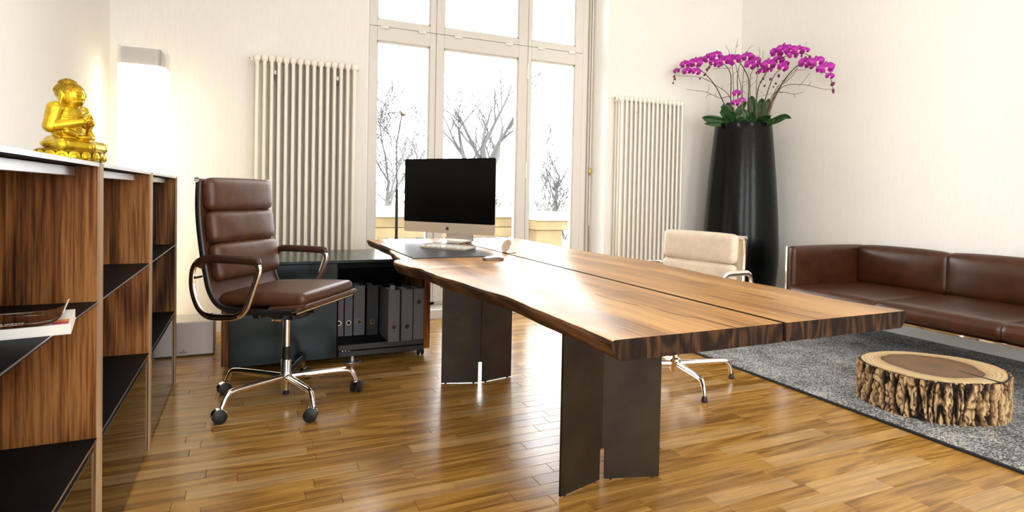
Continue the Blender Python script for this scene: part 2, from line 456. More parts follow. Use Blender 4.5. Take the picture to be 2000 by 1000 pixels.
def stave_geo(mb, s, ox=0, oy=0):
    x0, x1, y0, y1, t = s; g = .0005; c = .0009
    a = (x0+g-ox, x1-g-ox, y0+g-oy, y1-g-oy); b = (a[0]+c, a[1]-c, a[2]+c, a[3]-c)
    P = [(a[0],a[2],-.012),(a[1],a[2],-.012),(a[1],a[3],-.012),(a[0],a[3],-.012),
         (a[0],a[2],-c),(a[1],a[2],-c),(a[1],a[3],-c),(a[0],a[3],-c),
         (b[0],b[2],0),(b[1],b[2],0),(b[1],b[3],0),(b[0],b[3],0)]
    F = [(8,9,10,11)] + [(i,(i+1) % 4,4+(i+1) % 4,4+i) for i in range(4)] + [(4+i,4+(i+1) % 4,8+(i+1) % 4,8+i) for i in range(4)]
    mb.add(P, F)
    return len(P)
def tone_attr(o, vals):
    a = o.data.attributes.new('tone', 'FLOAT', 'POINT'); a.data.foreach_set('value', vals)
for s in vis:
    mb = MB(); n = stave_geo(mb, s, s[0], s[2]); o = mb.build('stave', MT['oak'], fl); o.location = (s[0], s[2], 0); tone_attr(o, [s[4]]*n)
mb = MB(); vals = []
for s in staves:
    if s not in vset: vals += [s[4]]*stave_geo(mb, s)
o = mb.build('stave_field', MT['oak'], fl); o['kind'] = 'stuff'; tone_attr(o, vals)

# walls
w = MB()
w.box(XL-.2, WLX, WYL, WOUT, 0, CEIL); w.box(WRX, XR+.2, WYR, WOUT, 0, CEIL); w.box(WLX, WRX, WYL, WOUT, WTOP, CEIL)
struct(w.build('wall_window', MT['wall']), 'cream wallpapered wall around the tall window')
w = MB().box(WLX, WRX, 4.60, WOUT+.05, 0, WBOT); struct(w.build('window_sill', MT['white_paint']), 'low white threshold under the tall window')
w = MB().box(WRX-.006, WRX+.001, WYR+.002, 4.80, WBOT, WTOP); struct(w.build('trim_1', MT['reveal']), 'white plaster reveal beside the window')
w = MB().box(WLX-.001, WLX+.006, WYL+.002, 4.80, WBOT, WTOP); struct(w.build('trim_2', MT['reveal']), 'white plaster reveal next to the taller radiator')
struct(MB().box(XR, XR+.2, YB-.2, WOUT, 0, CEIL).build('wall_right', MT['wall2']), 'white textured wall behind the sofa')
w = MB().box(XL-.2, XL, YB-.2, -2.1, 0, CEIL).box(XL-.2, XL, -.5, WOUT, 0, CEIL).box(XL-.2, XL, -2.1, -.5, 0, .5).box(XL-.2, XL, -2.1, -.5, 3.0, CEIL)  # unseen opening added to light the sofa and right wall
struct(w.build('wall_left', MT['wall2']), 'pale wall behind the walnut bookcase')
w = MB(); RW = [(.15, 1.35), (2.7, 3.9)]  # unseen openings added as daylight fill, sized for the planter highlights
xs = [XL-.2] + [v for p in RW for v in p] + [XR+.2]
for i in range(0, len(xs), 2): w.box(xs[i], xs[i+1], YB-.25, YB, 0, CEIL)
for a, b in RW: w.box(a, b, YB-.25, YB, 0, .5); w.box(a, b, YB-.25, YB, 3.0, CEIL)
struct(w.build('wall_back', MT['wall2']), 'wall with two added daylight openings behind the photographer')
struct(MB().box(XL-.2, XR+.2, YB-.25, WOUT, CEIL, CEIL+.15).build('ceiling', MT['ceiling']))
def skirting(name, pts, label):
    struct(MB().add(*pts).build(name, MT['white_paint']), label)
def skirt_box(name, x0, x1, y0, y1, label):
    m = MB().box(x0, x1, y0, y1, 0, .075)
    if x1-x0 > y1-y0: m.box(x0, x1, y0+.006, y1, .075, .10)
    else: m.box(x0+.006 if x0 > 2 else x0, x1 if x0 > 2 else x1-.006, y0, y1, .075, .10)
    struct(m.build(name, MT['white_paint']), label)
skirt_box('baseboard_left', XL, WLX, WYL-.018, WYL, 'white baseboard below the taller radiator')
skirt_box('baseboard_window', WRX, XR, WYR-.018, WYR, 'white baseboard below the farther radiator')
skirt_box('baseboard_right', XR-.018, XR, YB, WYR, 'white baseboard behind the sofa')

# window: frame, six sashes with panes, hinges, handle
win = bpy.data.objects.new('window_1', None); COL.objects.link(win); struct(win, 'tall white six-pane window looking onto a terrace')
WY0, WY1 = 4.80, 4.87
m = MB()
m.bbox(WLX, .872, WY0-.004, WY1+.03, WBOT, WTOP); m.bbox(2.868, 2.925, WY0-.004, WY1+.03, WBOT, WTOP)
m.bbox(WLX, 2.925, WY0+.03, WY1+.04, WBOT, WBOT+.05); m.bbox(WLX, 2.925, WY0+.03, WY1+.04, WTOP-.05, WTOP)
m.bbox(WLX, 2.925, WY0+.03, WY1+.03, 2.33, 2.43); m.bbox(1.405, 1.46, WY0+.03, WY1+.03, WBOT, WTOP); m.bbox(2.265, 2.32, WY0+.03, WY1+.03, WBOT, WTOP)
m.build('window_frame', MT['window_paint'], win)
PX = [(.87, 1.4295, .934, 1.379), (1.4325, 2.2915, 1.501, 2.203), (2.2945, 2.87, 2.332, 2.791)]
for (s0, s1, p0, p1) in PX:
    for (z0, z1, q0, q1) in ((.10, 2.3785, .215, 2.265), (2.3815, 3.085, 2.437, 3.02)):
        m = MB()
        m.bbox(s0, p0, WY0, WY1, z0, z1, .003); m.bbox(p1, s1, WY0, WY1, z0, z1, .003)
        m.bbox(p0, p1, WY0, WY1, z0, q0, .003); m.bbox(p0, p1, WY0, WY1, q1, z1, .003)
        for (a, b, c, d) in ((p0, p0+.012, q0, q1), (p1-.012, p1, q0, q1), (p0, p1, q0, q0+.012), (p0, p1, q1-.012, q1)):
            m.box(a, b, WY0+.018, WY1-.01, c, d)
        sa = m.build('sash', MT['window_paint'], win)
        MB().box(p0+.008, p1-.008, 4.833, 4.839, q0+.008, q1-.008).build('pane', MT['glass'], sa)
    for fx in (.22, .78):
        x = s0 + (s1-s0)*fx
        m = MB().lathe([(.009,-.034),(.012,-.030),(.012,.030),(.009,.034)], 10, (x, WY0-.006, 2.372), axis='x')
        m.lathe([(.0135,-.004),(.0135,.004)], 10, (x, WY0-.006, 2.372), axis='x'); m.build('hinge', MT['white_paint'], win, 40)
for (x, z) in ((2.293, 2.15), (2.293, 1.25), (2.293, .5)):
    m = MB().cyl((x, WY0-.004, z), .010, -.07, .07, 10); m.lathe([(.012,-.004),(.012,.004)], 10, (x, WY0-.004, z)); m.build('hinge', MT['white_paint'], win, 40)
m = MB().bbox(1.395, 1.425, WY0-.012, WY0, 1.16, 1.30, .005); m.tube(bez([(1.41, WY0-.01, 1.23), (1.41, WY0-.05, 1.23), (1.41, WY0-.055, 1.15), (1.41, WY0-.05, 1.11)]), .009, 8)
m.build('window_handle', MT['white_paint'], win, 40)
# shutter guide with brass stop beside the window
g = thing('shutter_guide', 'beige vertical shutter guide with brass stop at the window edge', 'shutter guide', (2.955, 4.82, WBOT))
MB().bbox(2.927, 2.944, 4.775, 4.86, WBOT, WTOP-.01, .003).bbox(2.968, 2.984, 4.775, 4.86, WBOT, WTOP-.01, .003).build('channel', plain('taupe_channel', (.56,.50,.42), .5), g, world_=True)
MB().bbox(2.945, 2.967, 4.80, 4.86, WBOT, WTOP-.01, .003).build('guide_back', MT['window_paint'], g, world_=True)
m = MB().box(2.952, 2.962, 4.772, 4.776, .75, WTOP-.05); m.build('strap', MT['white_plastic'], g, world_=True)
m = MB().ell((2.955, 4.765, 1.265), (.016, .010, .034)); m.build('brass_stop', MT['brass'], g, 60, world_=True)

# spot lamps added out of view for flower shadows and wall light
def added_spot(label, loc, aim, power):
    t = thing('added_spot', label, 'added lamp', loc, 0, 'added unseen spots')
    d = Vector(aim) - Vector(loc); q = d.to_track_quat('-Z', 'Y').to_matrix().to_4x4()
    MB().cyl((0,0,0), .05, -.001, .012, 20).build('ceiling_rose', MT['white_paint'], t, 40)  # housing parts made up to carry the added beam
    MB().tube([(0,0,0),(0,0,-.07)], .008, 8).build('stalk', MT['white_paint'], t)
    MB().lathe([(.046,-.055),(.05,-.05),(.05,.05),(.03,.06),(.0,.06)], 24).xf(Matrix.Translation((0,0,-.11)) @ q).build('lamp_can', MT['white_paint'], t, 40)
    l = bpy.data.lights.new('spot_beam', 'SPOT'); l.energy = power; l.spot_size = rad(75); l.spot_blend = .6; l.shadow_soft_size = .035; l.color = (1,.90,.78)
    o = bpy.data.objects.new('spot_beam', l); COL.objects.link(o); o.matrix_world = Matrix.Translation(Vector(loc) + Vector((0,0,-.11)) + d.normalized()*.07) @ q
for i_, (loc_, aim_, pw_) in enumerate((((3.6,.9,CEIL-.012), (4.2,4.3,1.7), 24), ((1.1,2.6,CEIL-.012), (4.3,4.2,1.6), 24), ((-.1,1.6,CEIL-.012), (-.6,2.6,.8), 18))):
    added_spot(('added unseen spot lamp over the rug aimed at the planter', 'added unseen spot lamp over the desk aimed at the orchids', 'added unseen spot lamp over the bookcase')[i_], loc_, aim_, pw_)

# ------------------------------------------------------------------ outdoors
struct(MB().box(-14, 22, WOUT+.05, 8.2, -.25, -.05).build('ground_terrace', MT['terrace']), 'pale terrace paving outside the window')
struct(MB().box(-60, 90, 8.2, 120, -.9, -.6).build('ground_lawn', MT['lawn']), 'pale winter garden beyond the balustrade')
b = thing('balustrade', 'sandstone balustrade with pale coping along the terrace', 'balustrade', (2.2, 7.1, -.05))
MB().bbox(-1.0, 3.35, 6.95, 7.30, .73, .86, .012).build('coping', MT['coping'], b, world_=True)
MB().bbox(-1.0, 3.35, 7.0, 7.25, .60, .73, .01).build('frieze', MT['stone'], b, world_=True)
MB().bbox(-1.0, 3.35, 6.97, 7.28, .48, .60, .01).build('rail', MT['stone'], b, world_=True)
MB().bbox(-1.0, 3.35, 6.97, 7.28, -.05, .10, .01).build('plinth', MT['coping'], b, world_=True)
prof = [(.07,.10),(.07,.14),(.045,.16),(.085,.24),(.09,.28),(.05,.38),(.042,.42),(.07,.44),(.07,.48)]
for k in range(13):
    MB().lathe(prof, 12, (-.75+k*.32, 7.12, 0)).build('baluster', MT['coping'], b, 50, world_=True)
b = thing('balustrade_pier', 'blocky sandstone corner pier of the terrace balustrade', 'pier', (3.75, 6.9, -.05))
MB().bbox(3.40, 3.78, 6.75, 7.35, -.05, .58, .012).build('shaft', MT['stone'], b, world_=True)
MB().bbox(3.36, 4.02, 6.70, 7.40, .58, .70, .012).build('cap', MT['stone'], b, world_=True)
MB().bbox(3.355, 4.3, 6.66, 7.44, .70, .80, .012).build('cap_slab', MT['coping'], b, world_=True)
MB().bbox(3.36, 3.95, 6.70, 7.40, -.05, .08, .012).build('plinth', MT['coping'], b, world_=True)

def bare_tree(name, label, loc, h, seed, lean=0.0, spread=.55, trunk=.09, ivy=False, levels=4, group='bare garden trees'):
    rr = random.Random(seed)
    t = thing(name, label, 'tree', loc, 0, group)
    br = MB(); tw = MB()
    def grow(p, d, L, r, lv, mb):
        n = 5; pts = [p.copy()]; q = p.copy(); dd = d.copy()
        kids = []
        for i in range(n):
            dd = (dd + Vector((rr.uniform(-1,1), rr.uniform(-1,1), rr.uniform(-.35,.7)))*.17).normalized()
            q = q + dd*(L/n); pts.append(q.copy()); kids.append((q.copy(), dd.copy(), (i+1)/n))
        rs = [max(.006, r*(1-.62*i/n)) for i in range(n+1)]
        mb.tube(pts, rs, 5 if lv < 2 else 3)
        if lv < levels:
            for (kq, kd, f) in kids[1 if lv else 2:]:
                for _ in range(rr.choice((1,1,2)) if lv else 2):
                    a = rr.uniform(0, 6.283); side = Vector((math.cos(a), math.sin(a), rr.uniform(.0,.7)))
                    nd_ = (kd*(1-spread) + side*spread).normalized()
                    grow(kq, nd_, L*rr.uniform(.45,.68), r*(1-.6*f)*.68, lv+1, tw if lv >= 1 else br)
    grow(Vector((0,0,0)), Vector((lean,0,1)).normalized(), h*.55, trunk, 0, br)
    br.build('trunk', MT['bark_far'], t); tw.build('twigs', MT['bark_far'], t)
    if ivy:
        iv = MB()
        for _ in range(260):
            z = rr.uniform(0, h*.34); a = rr.uniform(0, 6.283); r_ = rr.uniform(.1,.32)
            c = Vector((math.cos(a)*r_, math.sin(a)*r_, z)); s = rr.uniform(.04,.08)
            iv.add([c+Vector((s,0,0)), c+Vector((0,s,s*.3)), c+Vector((-s,0,0)), c+Vector((0,-s,-s*.4))], [(0,1,2,3)])
        o = iv.build('ivy', MT['ivy'], t); o['kind'] = 'stuff'
    return t
bare_tree('bare_tree', 'tall bare tree with ivied trunk seen behind the computer screen', (6.15, 15.5, -.7), 5.6, 11, .03, .5, .22, True)
bare_tree('bare_tree', 'small bare tree forking outside the narrow pane beside the reading lamp', (2.25, 11.2, -.7), 3.6, 5, .08, .55, .08)
bare_tree('bare_tree', 'thin bare tree at the far end of the garden', (11.4, 21.0, -.7), 4.6, 21, .1, .55, .10)
bare_tree('bare_tree', 'slim bare tree rising over the sandstone pier', (9.0, 16.6, -.7), 2.6, 33, 0, .45, .05)
def bush(loc, w, h, seed, label):
    rr = random.Random(seed); t = MB()
    for k in range(90):
        a = rr.uniform(0, 6.283); p = Vector((rr.uniform(-w,w)*.5, rr.uniform(-.6,.6), 0)); d = Vector((math.cos(a)*.45, math.sin(a)*.45, 1)); L = h*rr.uniform(.5,1.0)
        pts = [p, p+d*L*.35+Vector((rr.uniform(-.1,.1),)*3), p+d*L*.7+Vector((rr.uniform(-.15,.15),)*3), p+d*L]
        t.tube(pts, [.022,.016,.012,.006], 3)
        for j in range(7):
            q = pts[1].lerp(pts[3], rr.random()); e = q + Vector((rr.uniform(-.3,.3), rr.uniform(-.3,.3), rr.uniform(.0,.35)))
            t.tube([q, e], [.010,.004], 3)
    o = t.build('leafless_bush', MT['bark_far']); o.location = loc; tag(o, label, 'bush', 'garden bushes')
for i, (loc, w_, h_, lb) in enumerate((((2.5,14.0,-.7), 4.2, 2.0, 'grey leafless bush behind the balustrade beside the reading lamp'),
        ((6.6,18.6,-.7), 3.2, 2.4, 'tangled grey bush at the foot of the ivied tree'), ((11.6,19.4,-.7), 3.6, 2.1, 'pale leafless bush behind the sandstone pier'))):
    bush(loc, w_, h_, 40+i, lb)

# ------------------------------------------------------------------ bookcase along the left wall
BX, BXB, BTOP = -.35, -.835, 1.091
DIV = (.93, 1.79, 2.645, 3.50)
bc = thing('bookcase', 'long low walnut bookcase with black steel shelves and smoked lower doors', 'bookcase', (-.6, 2.2, 0))
for i, y in enumerate(DIV):
    d = MB().box(BXB, BX-.004, y, y+.042, .0, BTOP-.003); d = d.build('divider', MT['walnut'], bc, world_=True)
    MB().box(BX-.004, BX+.0015, y+.001, y+.041, .0, BTOP-.001).build('edge_band', MT['walnut_edge'], d, world_=True)
for a, b in zip(DIV[:-1], DIV[1:]):
    y0, y1 = a+.042, b
    t = MB().box(BXB, BX-.001, y0, y1, BTOP-.010, BTOP-.001).build('top_panel', MT['black_steel'], bc, world_=True)
    MB().box(BX-.001, BX+.0005, y0, y1, BTOP-.010, BTOP).box(BXB, BX, y0, y1, BTOP-.001, BTOP).build('metal_edge', MT['alu'], t, world_=True)
    MB().bbox(-.412, -.398, y0, y1-.012, 1.056, 1.079, .001).build('light_rail', MT['alu'], bc, world_=True)
    for z in (.736, .384):
        s = MB().box(BXB, BX-.002, y0, y1, z-.006, z).build('shelf', MT['black_steel'], bc, world_=True)
        MB().box(BX-.002, BX, y0, y1, z-.0025, z+.0002).build('metal_edge', MT['alu'], s, world_=True)
    s = MB().box(BX-.020, BX-.006, y0+.004, y1-.004, .012, .355).build('flap_door', MT['smoked'], bc, world_=True)
    MB().box(BX-.020, BX-.0055, y0+.004, y1-.004, .355, .3566).build('metal_edge', MT['alu'], s, world_=True)
    MB().box(BXB, BX-.06, y0, y1, .004, .02).build('bottom_panel', MT['black_steel'], bc, world_=True)
    MB().box(BXB-.004, BXB+.006, y0, y1, .0, BTOP-.01).build('back_panel', MT['walnut'], bc, world_=True)

# book on the middle shelf of the near bay
bk = thing('book', 'softcover book with dark red cover and curled front edge on the bookcase shelf', 'book', (-.322, 1.41, .7365), rad(190))
# local: +x runs towards the wall, -y runs towards the window
MB().bbox(.0, .30, -.17, .0, .0015, .020, .0006).build('page_block', MT['paper'], bk)
MB().box(-.001, .301, -.171, .001, .0, .0015).build('back_cover', MT['paper'], bk)
cv = MB(); prof = [(.30,.0215),(.2,.0215),(.10,.0215),(.05,.0220),(.032,.0245),(.022,.0295),(.016,.036),(.0125,.043)]
for (yy0, yy1) in ((-.171, .001),):
    vs = []
    for (x, z) in prof: vs += [(x, yy0, z), (x, yy1, z), (x, yy0, z-.0011), (x, yy1, z-.0011)]
    fs = []
    for i in range(len(prof)-1):
        a, b = i*4, i*4+4; fs += [(a,a+1,b+1,b), (a+2,b+2,b+3,a+3), (a,b,b+2,a+2), (a+1,a+3,b+3,b+1)]
    n = (len(prof)-1)*4; fs += [(n,n+1,n+3,n+2), (0,2,3,1)]
    cv.add(vs, fs)
cv = cv.build('front_cover', MT['cover'], bk)
MB().add([(.0115,-.171,.0440),(.0135,-.171,.0430),(.0135,.001,.0430),(.0115,.001,.0440),(.0105,-.171,.0430),(.0105,.001,.0430)], [(0,1,2,3),(0,3,5,4)]).build('cover_lip', MT['paper'], bk)
MB().box(.004, .03, -.055, -.03, .0200, .0204).build('orange_print', MT['page_orange'], bk)
MB().box(.004, .03, -.03, -.006, .0200, .0204).build('magenta_print', MT['page_pink'], bk)
def text(name, s, size, mat, parent, mtx, ext=.0002):
    c = bpy.data.curves.new(name, 'FONT'); c.body = s; c.size = size; c.extrude = ext; c.align_x = 'LEFT'; c.materials.append(mat)
    f = bpy.data.objects.new(name, c); COL.objects.link(f); bpy.context.view_layer.update()
    me = bpy.data.meshes.new_from_object(f.evaluated_get(bpy.context.evaluated_depsgraph_get())); bpy.data.objects.remove(f); bpy.data.curves.remove(c)
    if not me.materials: me.materials.append(mat)
    o = bpy.data.objects.new(name, me); COL.objects.link(o); o.parent = parent; o.matrix_local = mtx; return o
text('title_lettering', 'School screening', .011, MT['paper'], cv, Matrix.Translation((.075, -.045, .0217)), .0001)
text('title_lettering', 'methodologic concepts', .011, MT['paper'], cv, Matrix.Translation((.075, -.030, .0217)), .0001)

# gilded statue on the bookcase
st = thing('seated_statue', 'gilded seated figure statue on a lotus base standing on the bookcase', 'statue', (-.432, 1.885, BTOP+.0005), rad(-24))
m = MB()
def cap(a, b, ra, rb, n=5):
    A, B = Vector(a), Vector(b)
    K_ = 5; m.tube([A.lerp(B, i/K_) for i in range(K_+1)], [ra + (rb-ra)*i/K_ for i in range(K_+1)], 14)
    m.ell(A, (ra, ra, ra), 14, 9); m.ell(B, (rb, rb, rb), 14, 9)
m.ell((.002,0,.046), (.056,.080,.019), 20, 10)
for s in (-1, 1):
    cap((-.018, s*.038, .048), (.030, s*.070, .043), .021, .017); cap((.030, s*.068, .042), (.052, -s*.005, .041), .016, .012)
    cap((-.004, s*.047, .136), (-.008, s*.059, .090), .0195, .0165); cap((-.008, s*.059, .090), (.042, s*.016, .106), .0150, .0095)
    m.ell((-.003, s*.0305, .172), (.007, .0040, .018), 10, 8); m.ell((-.004, s*.031, .155), (.004, .003, .009), 8, 6)
    m.ell((.0292, s*.0115, .1765), (.004, .0072, .0022), 8, 6)                       # eyelids
    m.ell((.0282, s*.0120, .1835), (.004, .0095, .0015), 8, 6)                        # brows
    for k in range(4):                                                              # raised fingers
        cap((.043, s*(.004+.0035*k), .106), (.050, s*(.003+.0025*k), .127-.003*k), .0032, .0024, 3)
    cap((.040, s*.012, .103), (.052, s*.006, .112), .0036, .0028, 3)
m.ell((-.006,0,.092), (.036,.044,.046), 16, 10); m.ell((-.004,0,.126), (.036,.052,.026), 16, 10)
cap((-.004,0,.135), (-.001,0,.156), .021, .018)
m.ell((.001,0,.176), (.0320,.0300,.0320), 24, 16); m.ell((.007,0,.162), (.0235,.0235,.0180), 20, 12)
m.ell((.0330,0,.1690), (.0036,.0046,.0028), 8, 6); cap((.0315,0,.182), (.0335,0,.1695), .0024, .0030, 3)
m.ell((.0290,0,.1615), (.0036,.0082,.0017), 8, 6); m.ell((.0285,0,.1582), (.0036,.0066,.0018), 8, 6)
cap((.020,-.040,.080), (.030,.030,.060), .008, .007); m.ell((.040,0,.066), (.017,.026,.008), 12, 7)    # robe hem and lower hand
for k in range(4):                                                                  # sash folds across the chest
    m.tube(bez([(.012-.002*k, -.046, .118-.007*k), (.0285-.001*k, -.024, .118-.007*k), (.0335-.001*k, .0, .124-.007*k), (.0285-.001*k, .026, .134-.007*k)], 5), .0030, 8)
cap((-.01,.05,.135), (.02,.048,.07), .008, .010)
body = m.build('figure', MT['gold'], st)
rm = body.modifiers.new('fuse', 'REMESH'); rm.mode = 'VOXEL'; rm.voxel_size = .0013; rm.use_smooth_shade = True
sm = body.modifiers.new('soft', 'SMOOTH'); sm.factor = .5; sm.iterations = 3
hr = MB(); hr.ell((-.0045,0,.1850), (.0320,.0325,.0262), 24, 14); hr.ell((-.008,0,.2075), (.0200,.0200,.0120), 16, 10)
for i in range(260):
    a = i*2.39996; u = i/260; t = u*math.pi*.50
    p = Vector((-.0045+.0320*math.sin(t)*math.cos(a), .0325*math.sin(t)*math.sin(a), .1850+.0262*math.cos(t)))
    if u < .16: p = Vector((-.008+.0200*math.sin(t*6)*math.cos(a), .0200*math.sin(t*6)*math.sin(a), .2075+.0120*math.cos(t*6)))
    hr.ell(p, (.0026,.0026,.0022), 6, 4)
hr.build('hair', MT['gold_dark'], st, 80)
MB().lathe([(.070,.0),(.084,.004),(.086,.010),(.080,.018),(.084,.024),(.086,.030),(.078,.034),(.0,.034)], 40, (0,0,0), sx=.78).build('lotus_base', MT['gold_dark'], st, 50)
for k in range(18):
    a = 2*math.pi*k/18; c = Vector((.086*.78*math.cos(a), .086*math.sin(a), .016)); ang = math.atan2(math.sin(a)/.86, math.cos(a)/.67)
    rot = Matrix.Rotation(ang, 3, 'Z')
    MB().ell(c, (.0028,.0140,.0125), 10, 7, rot).ell(c+Vector((.003*math.cos(a), .003*math.sin(a), -.002)), (.0026,.0085,.0080), 8, 6, rot).build('lotus_petal', MT['gold'], st, 60)

# ------------------------------------------------------------------ glowing column lamp and silver box in the corner
lp = thing('column_lamp', 'tall glowing white column lamp with grey top cap behind the bookcase', 'lamp', (-.60, 4.33, 0))
poly = loop_round([(-.742,4.24,0),(-.742,4.45,0),(-.485,4.45,0),(-.485,4.29,0),(-.525,4.24,0)], .02, 4)
MB().prism([(p.x,p.y) for p in poly], .04, 1.79).build('glowing_sleeve', MT['glow'], lp, world_=True)
sleeve_top = MB()
for z0, z1, rr_ in ((1.79, 1.905, 0),):
    n = len(poly); inn = [(p.x + (.008 if p.x < -.62 else -.008), p.y + (.008 if p.y < 4.34 else -.008)) for p in poly]
    vs = [(p.x,p.y,z0) for p in poly]+[(p.x,p.y,z1) for p in poly]+[(x,y,z1) for x,y in inn]+[(x,y,z0) for x,y in inn]
    fs = []
    for i in range(n):
        j = (i+1) % n; fs += [(i,j,n+j,n+i), (n+i,n+j,2*n+j,2*n+i), (2*n+i,2*n+j,3*n+j,3*n+i)]
    sleeve_top.add(vs, fs)
acr, nt, pb = new_mat('clear_acrylic'); pb.inputs['Base Color'].default_value = (.95,.93,.88,1); pb.inputs['Roughness'].default_value = .25; pb.inputs['Alpha'].default_value = .35
sleeve_top.build('acrylic_rim', acr, lp, world_=True)
MB().bbox(-.728, -.512, 4.256, 4.436, 1.79, 1.895, .004).build('top_cap', plain('warm_grey_cap', (.20,.18,.165), .5), lp, world_=True)
MB().bbox(-.615, -.611, 4.236, 4.241, .04, 1.785, .001).build('seam', MT['white_plastic'], lp, world_=True)
MB().bbox(-.76, -.47, 4.22, 4.47, 0, .04, .006).build('base', MT['satin'], lp, world_=True)

sb = thing('silver_box', 'low silver-grey metal box with a small dark emblem on the floor', 'box', (-.33, 4.15, 0))
MB().bbox(-.48, -.192, 4.04, 4.30, .006, .213, .006).build('body', plain('silver_grey_lacquer', (.50,.48,.47), .35, .55), sb, world_=True)
MB().box(-.47, -.20, 4.05, 4.29, 0, .007).build('foot_rim', MT['rubber'], sb, world_=True)
em = MB(); em.add([(-.368,4.0385,.036),(-.352,4.0385,.036),(-.352,4.0385,.0385),(-.368,4.0385,.0385)], [(0,1,2,3)])
em.add([(-.363,4.0385,.042),(-.357,4.0385,.042),(-.3575,4.0385,.047),(-.360,4.0385,.0445),(-.3625,4.0385,.047)], [(0,1,2,3,4)])
for k in range(7): em.box(-.3795+k*.0058, -.3755+k*.0058, 4.038, 4.0392, .026, .031)
em.build('emblem', MT['emblem'], sb, world_=True)

# ------------------------------------------------------------------ column radiators
def radiator(name, label, x0, pitch, yf, ztop, zbot, clips):
    yb = yf + .10
    t = thing(name, label, 'radiator', (x0 + 7*pitch, yf+.05, zbot))
    rt = .0125
    me = None
    for i in range(15):
        x = x0 + i*pitch
        if me is None:
            mb = MB()
            for k, yy in enumerate((0, .045, .09)):
                mb.tube([(0,yy,zbot+.02),(0,yy,ztop-.02)], rt, 10)
            for zz in (zbot+.028, ztop-.028):
                mb.cushion(pitch-.0015, .125, .058, .022, 2, 4, mat=Matrix.Translation((0,.045,zz)))
            o = mb.build('column', MT['cream_enamel'], t, 40); me = o.data
        else:
            o = bpy.data.objects.new('column', me); COL.objects.link(o); o.parent = t
        o.location = Vector((x, yf+rt, 0)) - Vector(OFF[t.name])
    for (s, xx) in ((-1, x0-pitch/2), (1, x0+14.5*pitch)):
        MB().lathe([(.016,0),(.020,s*.004),(.020,s*.012),(.010,s*.016),(.007,s*.024)][::1], 12, (xx, yf+.055, ztop-.03), axis='x').build('end_plug', MT['cream_enamel'], t, 40, world_=True)
    MB().lathe([(.006,-.012),(.006,-.004)], 8, (x0-pitch/2-.016, yf+.055, ztop-.03), axis='x').build('bleed_valve', MT['black_plastic'], t, world_=True)
    for k in clips:
        xx = x0 + (k+.5)*pitch
        c = MB().bbox(xx-.009, xx+.009, yf+.03, yf+.13, ztop-.135, ztop-.105, .003).build('bracket', MT['cream_enamel'], t, world_=True)
        MB().add([(xx-.009,yf+.03,ztop-.136),(xx+.009,yf+.03,ztop-.136),(xx,yf+.035,ztop-.175),(xx-.009,yf+.07,ztop-.136),(xx+.009,yf+.07,ztop-.136),(xx,yf+.06,ztop-.175)],
            [(0,1,2),(3,5,4),(0,3,4,1),(1,4,5,2),(2,5,3,0)]).build('bracket_hook', MT['black_plastic'], c, world_=True)
    MB().tube(bez([(x0+14*pitch, yf+.06, zbot+.02), (x0+14*pitch, yf+.06, zbot-.05), (x0+14*pitch, yf+.06, 0)]), .009, 8).build('supply_pipe', MT['cream_enamel'], t, world_=True)
    MB().tube(bez([(x0, yf+.06, zbot+.02), (x0, yf+.06, zbot-.05), (x0, yf+.06, 0)]), .009, 8).build('return_pipe', MT['cream_enamel'], t, world_=True)
    return t
radiator('column_radiator', 'cream column radiator behind the brown office chair', .042, .0482, 4.535, 2.0, .15, (2, 11))
radiator('column_radiator', 'cream column radiator between the window and the black planter', 3.075, .0490, 4.42, 1.955, .15, (3, 11))

# ------------------------------------------------------------------ slim reading lamp by the window
rl = thing('reading_lamp', 'slim steel reading floor lamp with tiny round head by the window', 'lamp', (1.025, 4.4, 0))
MB().lathe([(.0,0),(.13,0),(.13,.006),(.125,.010),(.012,.014),(.0,.014)], 28).build('base', MT['black_plastic'], rl, 40)
MB().tube([(0,0,.012),(-.005,0,1.055)], .011, 10).build('pole', MT['black_plastic'], rl, 40)
MB().tube([(-.005,0,1.05),(-.013,0,1.39)], .0055, 8).build('rod', MT['rod'], rl, 40)
MB().tube([(-.013,0,1.39),(.025,0,1.625)], .005, 8).build('arm', MT['rod'], rl, 40)
MB().ell((-.013,0,1.39), (.008,.008,.008), 10, 7).build('joint', MT['satin'], rl, 60)
h = MB().lathe([(.012,-.022),(.026,-.016),(.030,.0),(.028,.008),(.020,.008)], 20, (0,0,0)).xf(Matrix.Translation((.03,-.01,1.635)) @ Matrix.Rotation(rad(35), 4, 'X') @ Matrix.Rotation(rad(25), 4, 'Y')).build('lamp_head', MT['satin'], rl, 50)
for s in (-1, 1):
    pts = loop_round([(s*.026,-.01,0),(s*.10,-.028,0),(s*.11,.028,0),(s*.026,.012,0)], .012, 3)
    MB().tube([Matrix.Translation((.03,-.01,1.635)) @ Matrix.Rotation(rad(-18), 4, 'Y') @ Matrix.Rotation(rad(70), 4, 'X') @ p for p in pts], .0030, 5, closed=True).build('wire_handle', MT['rod'], h)

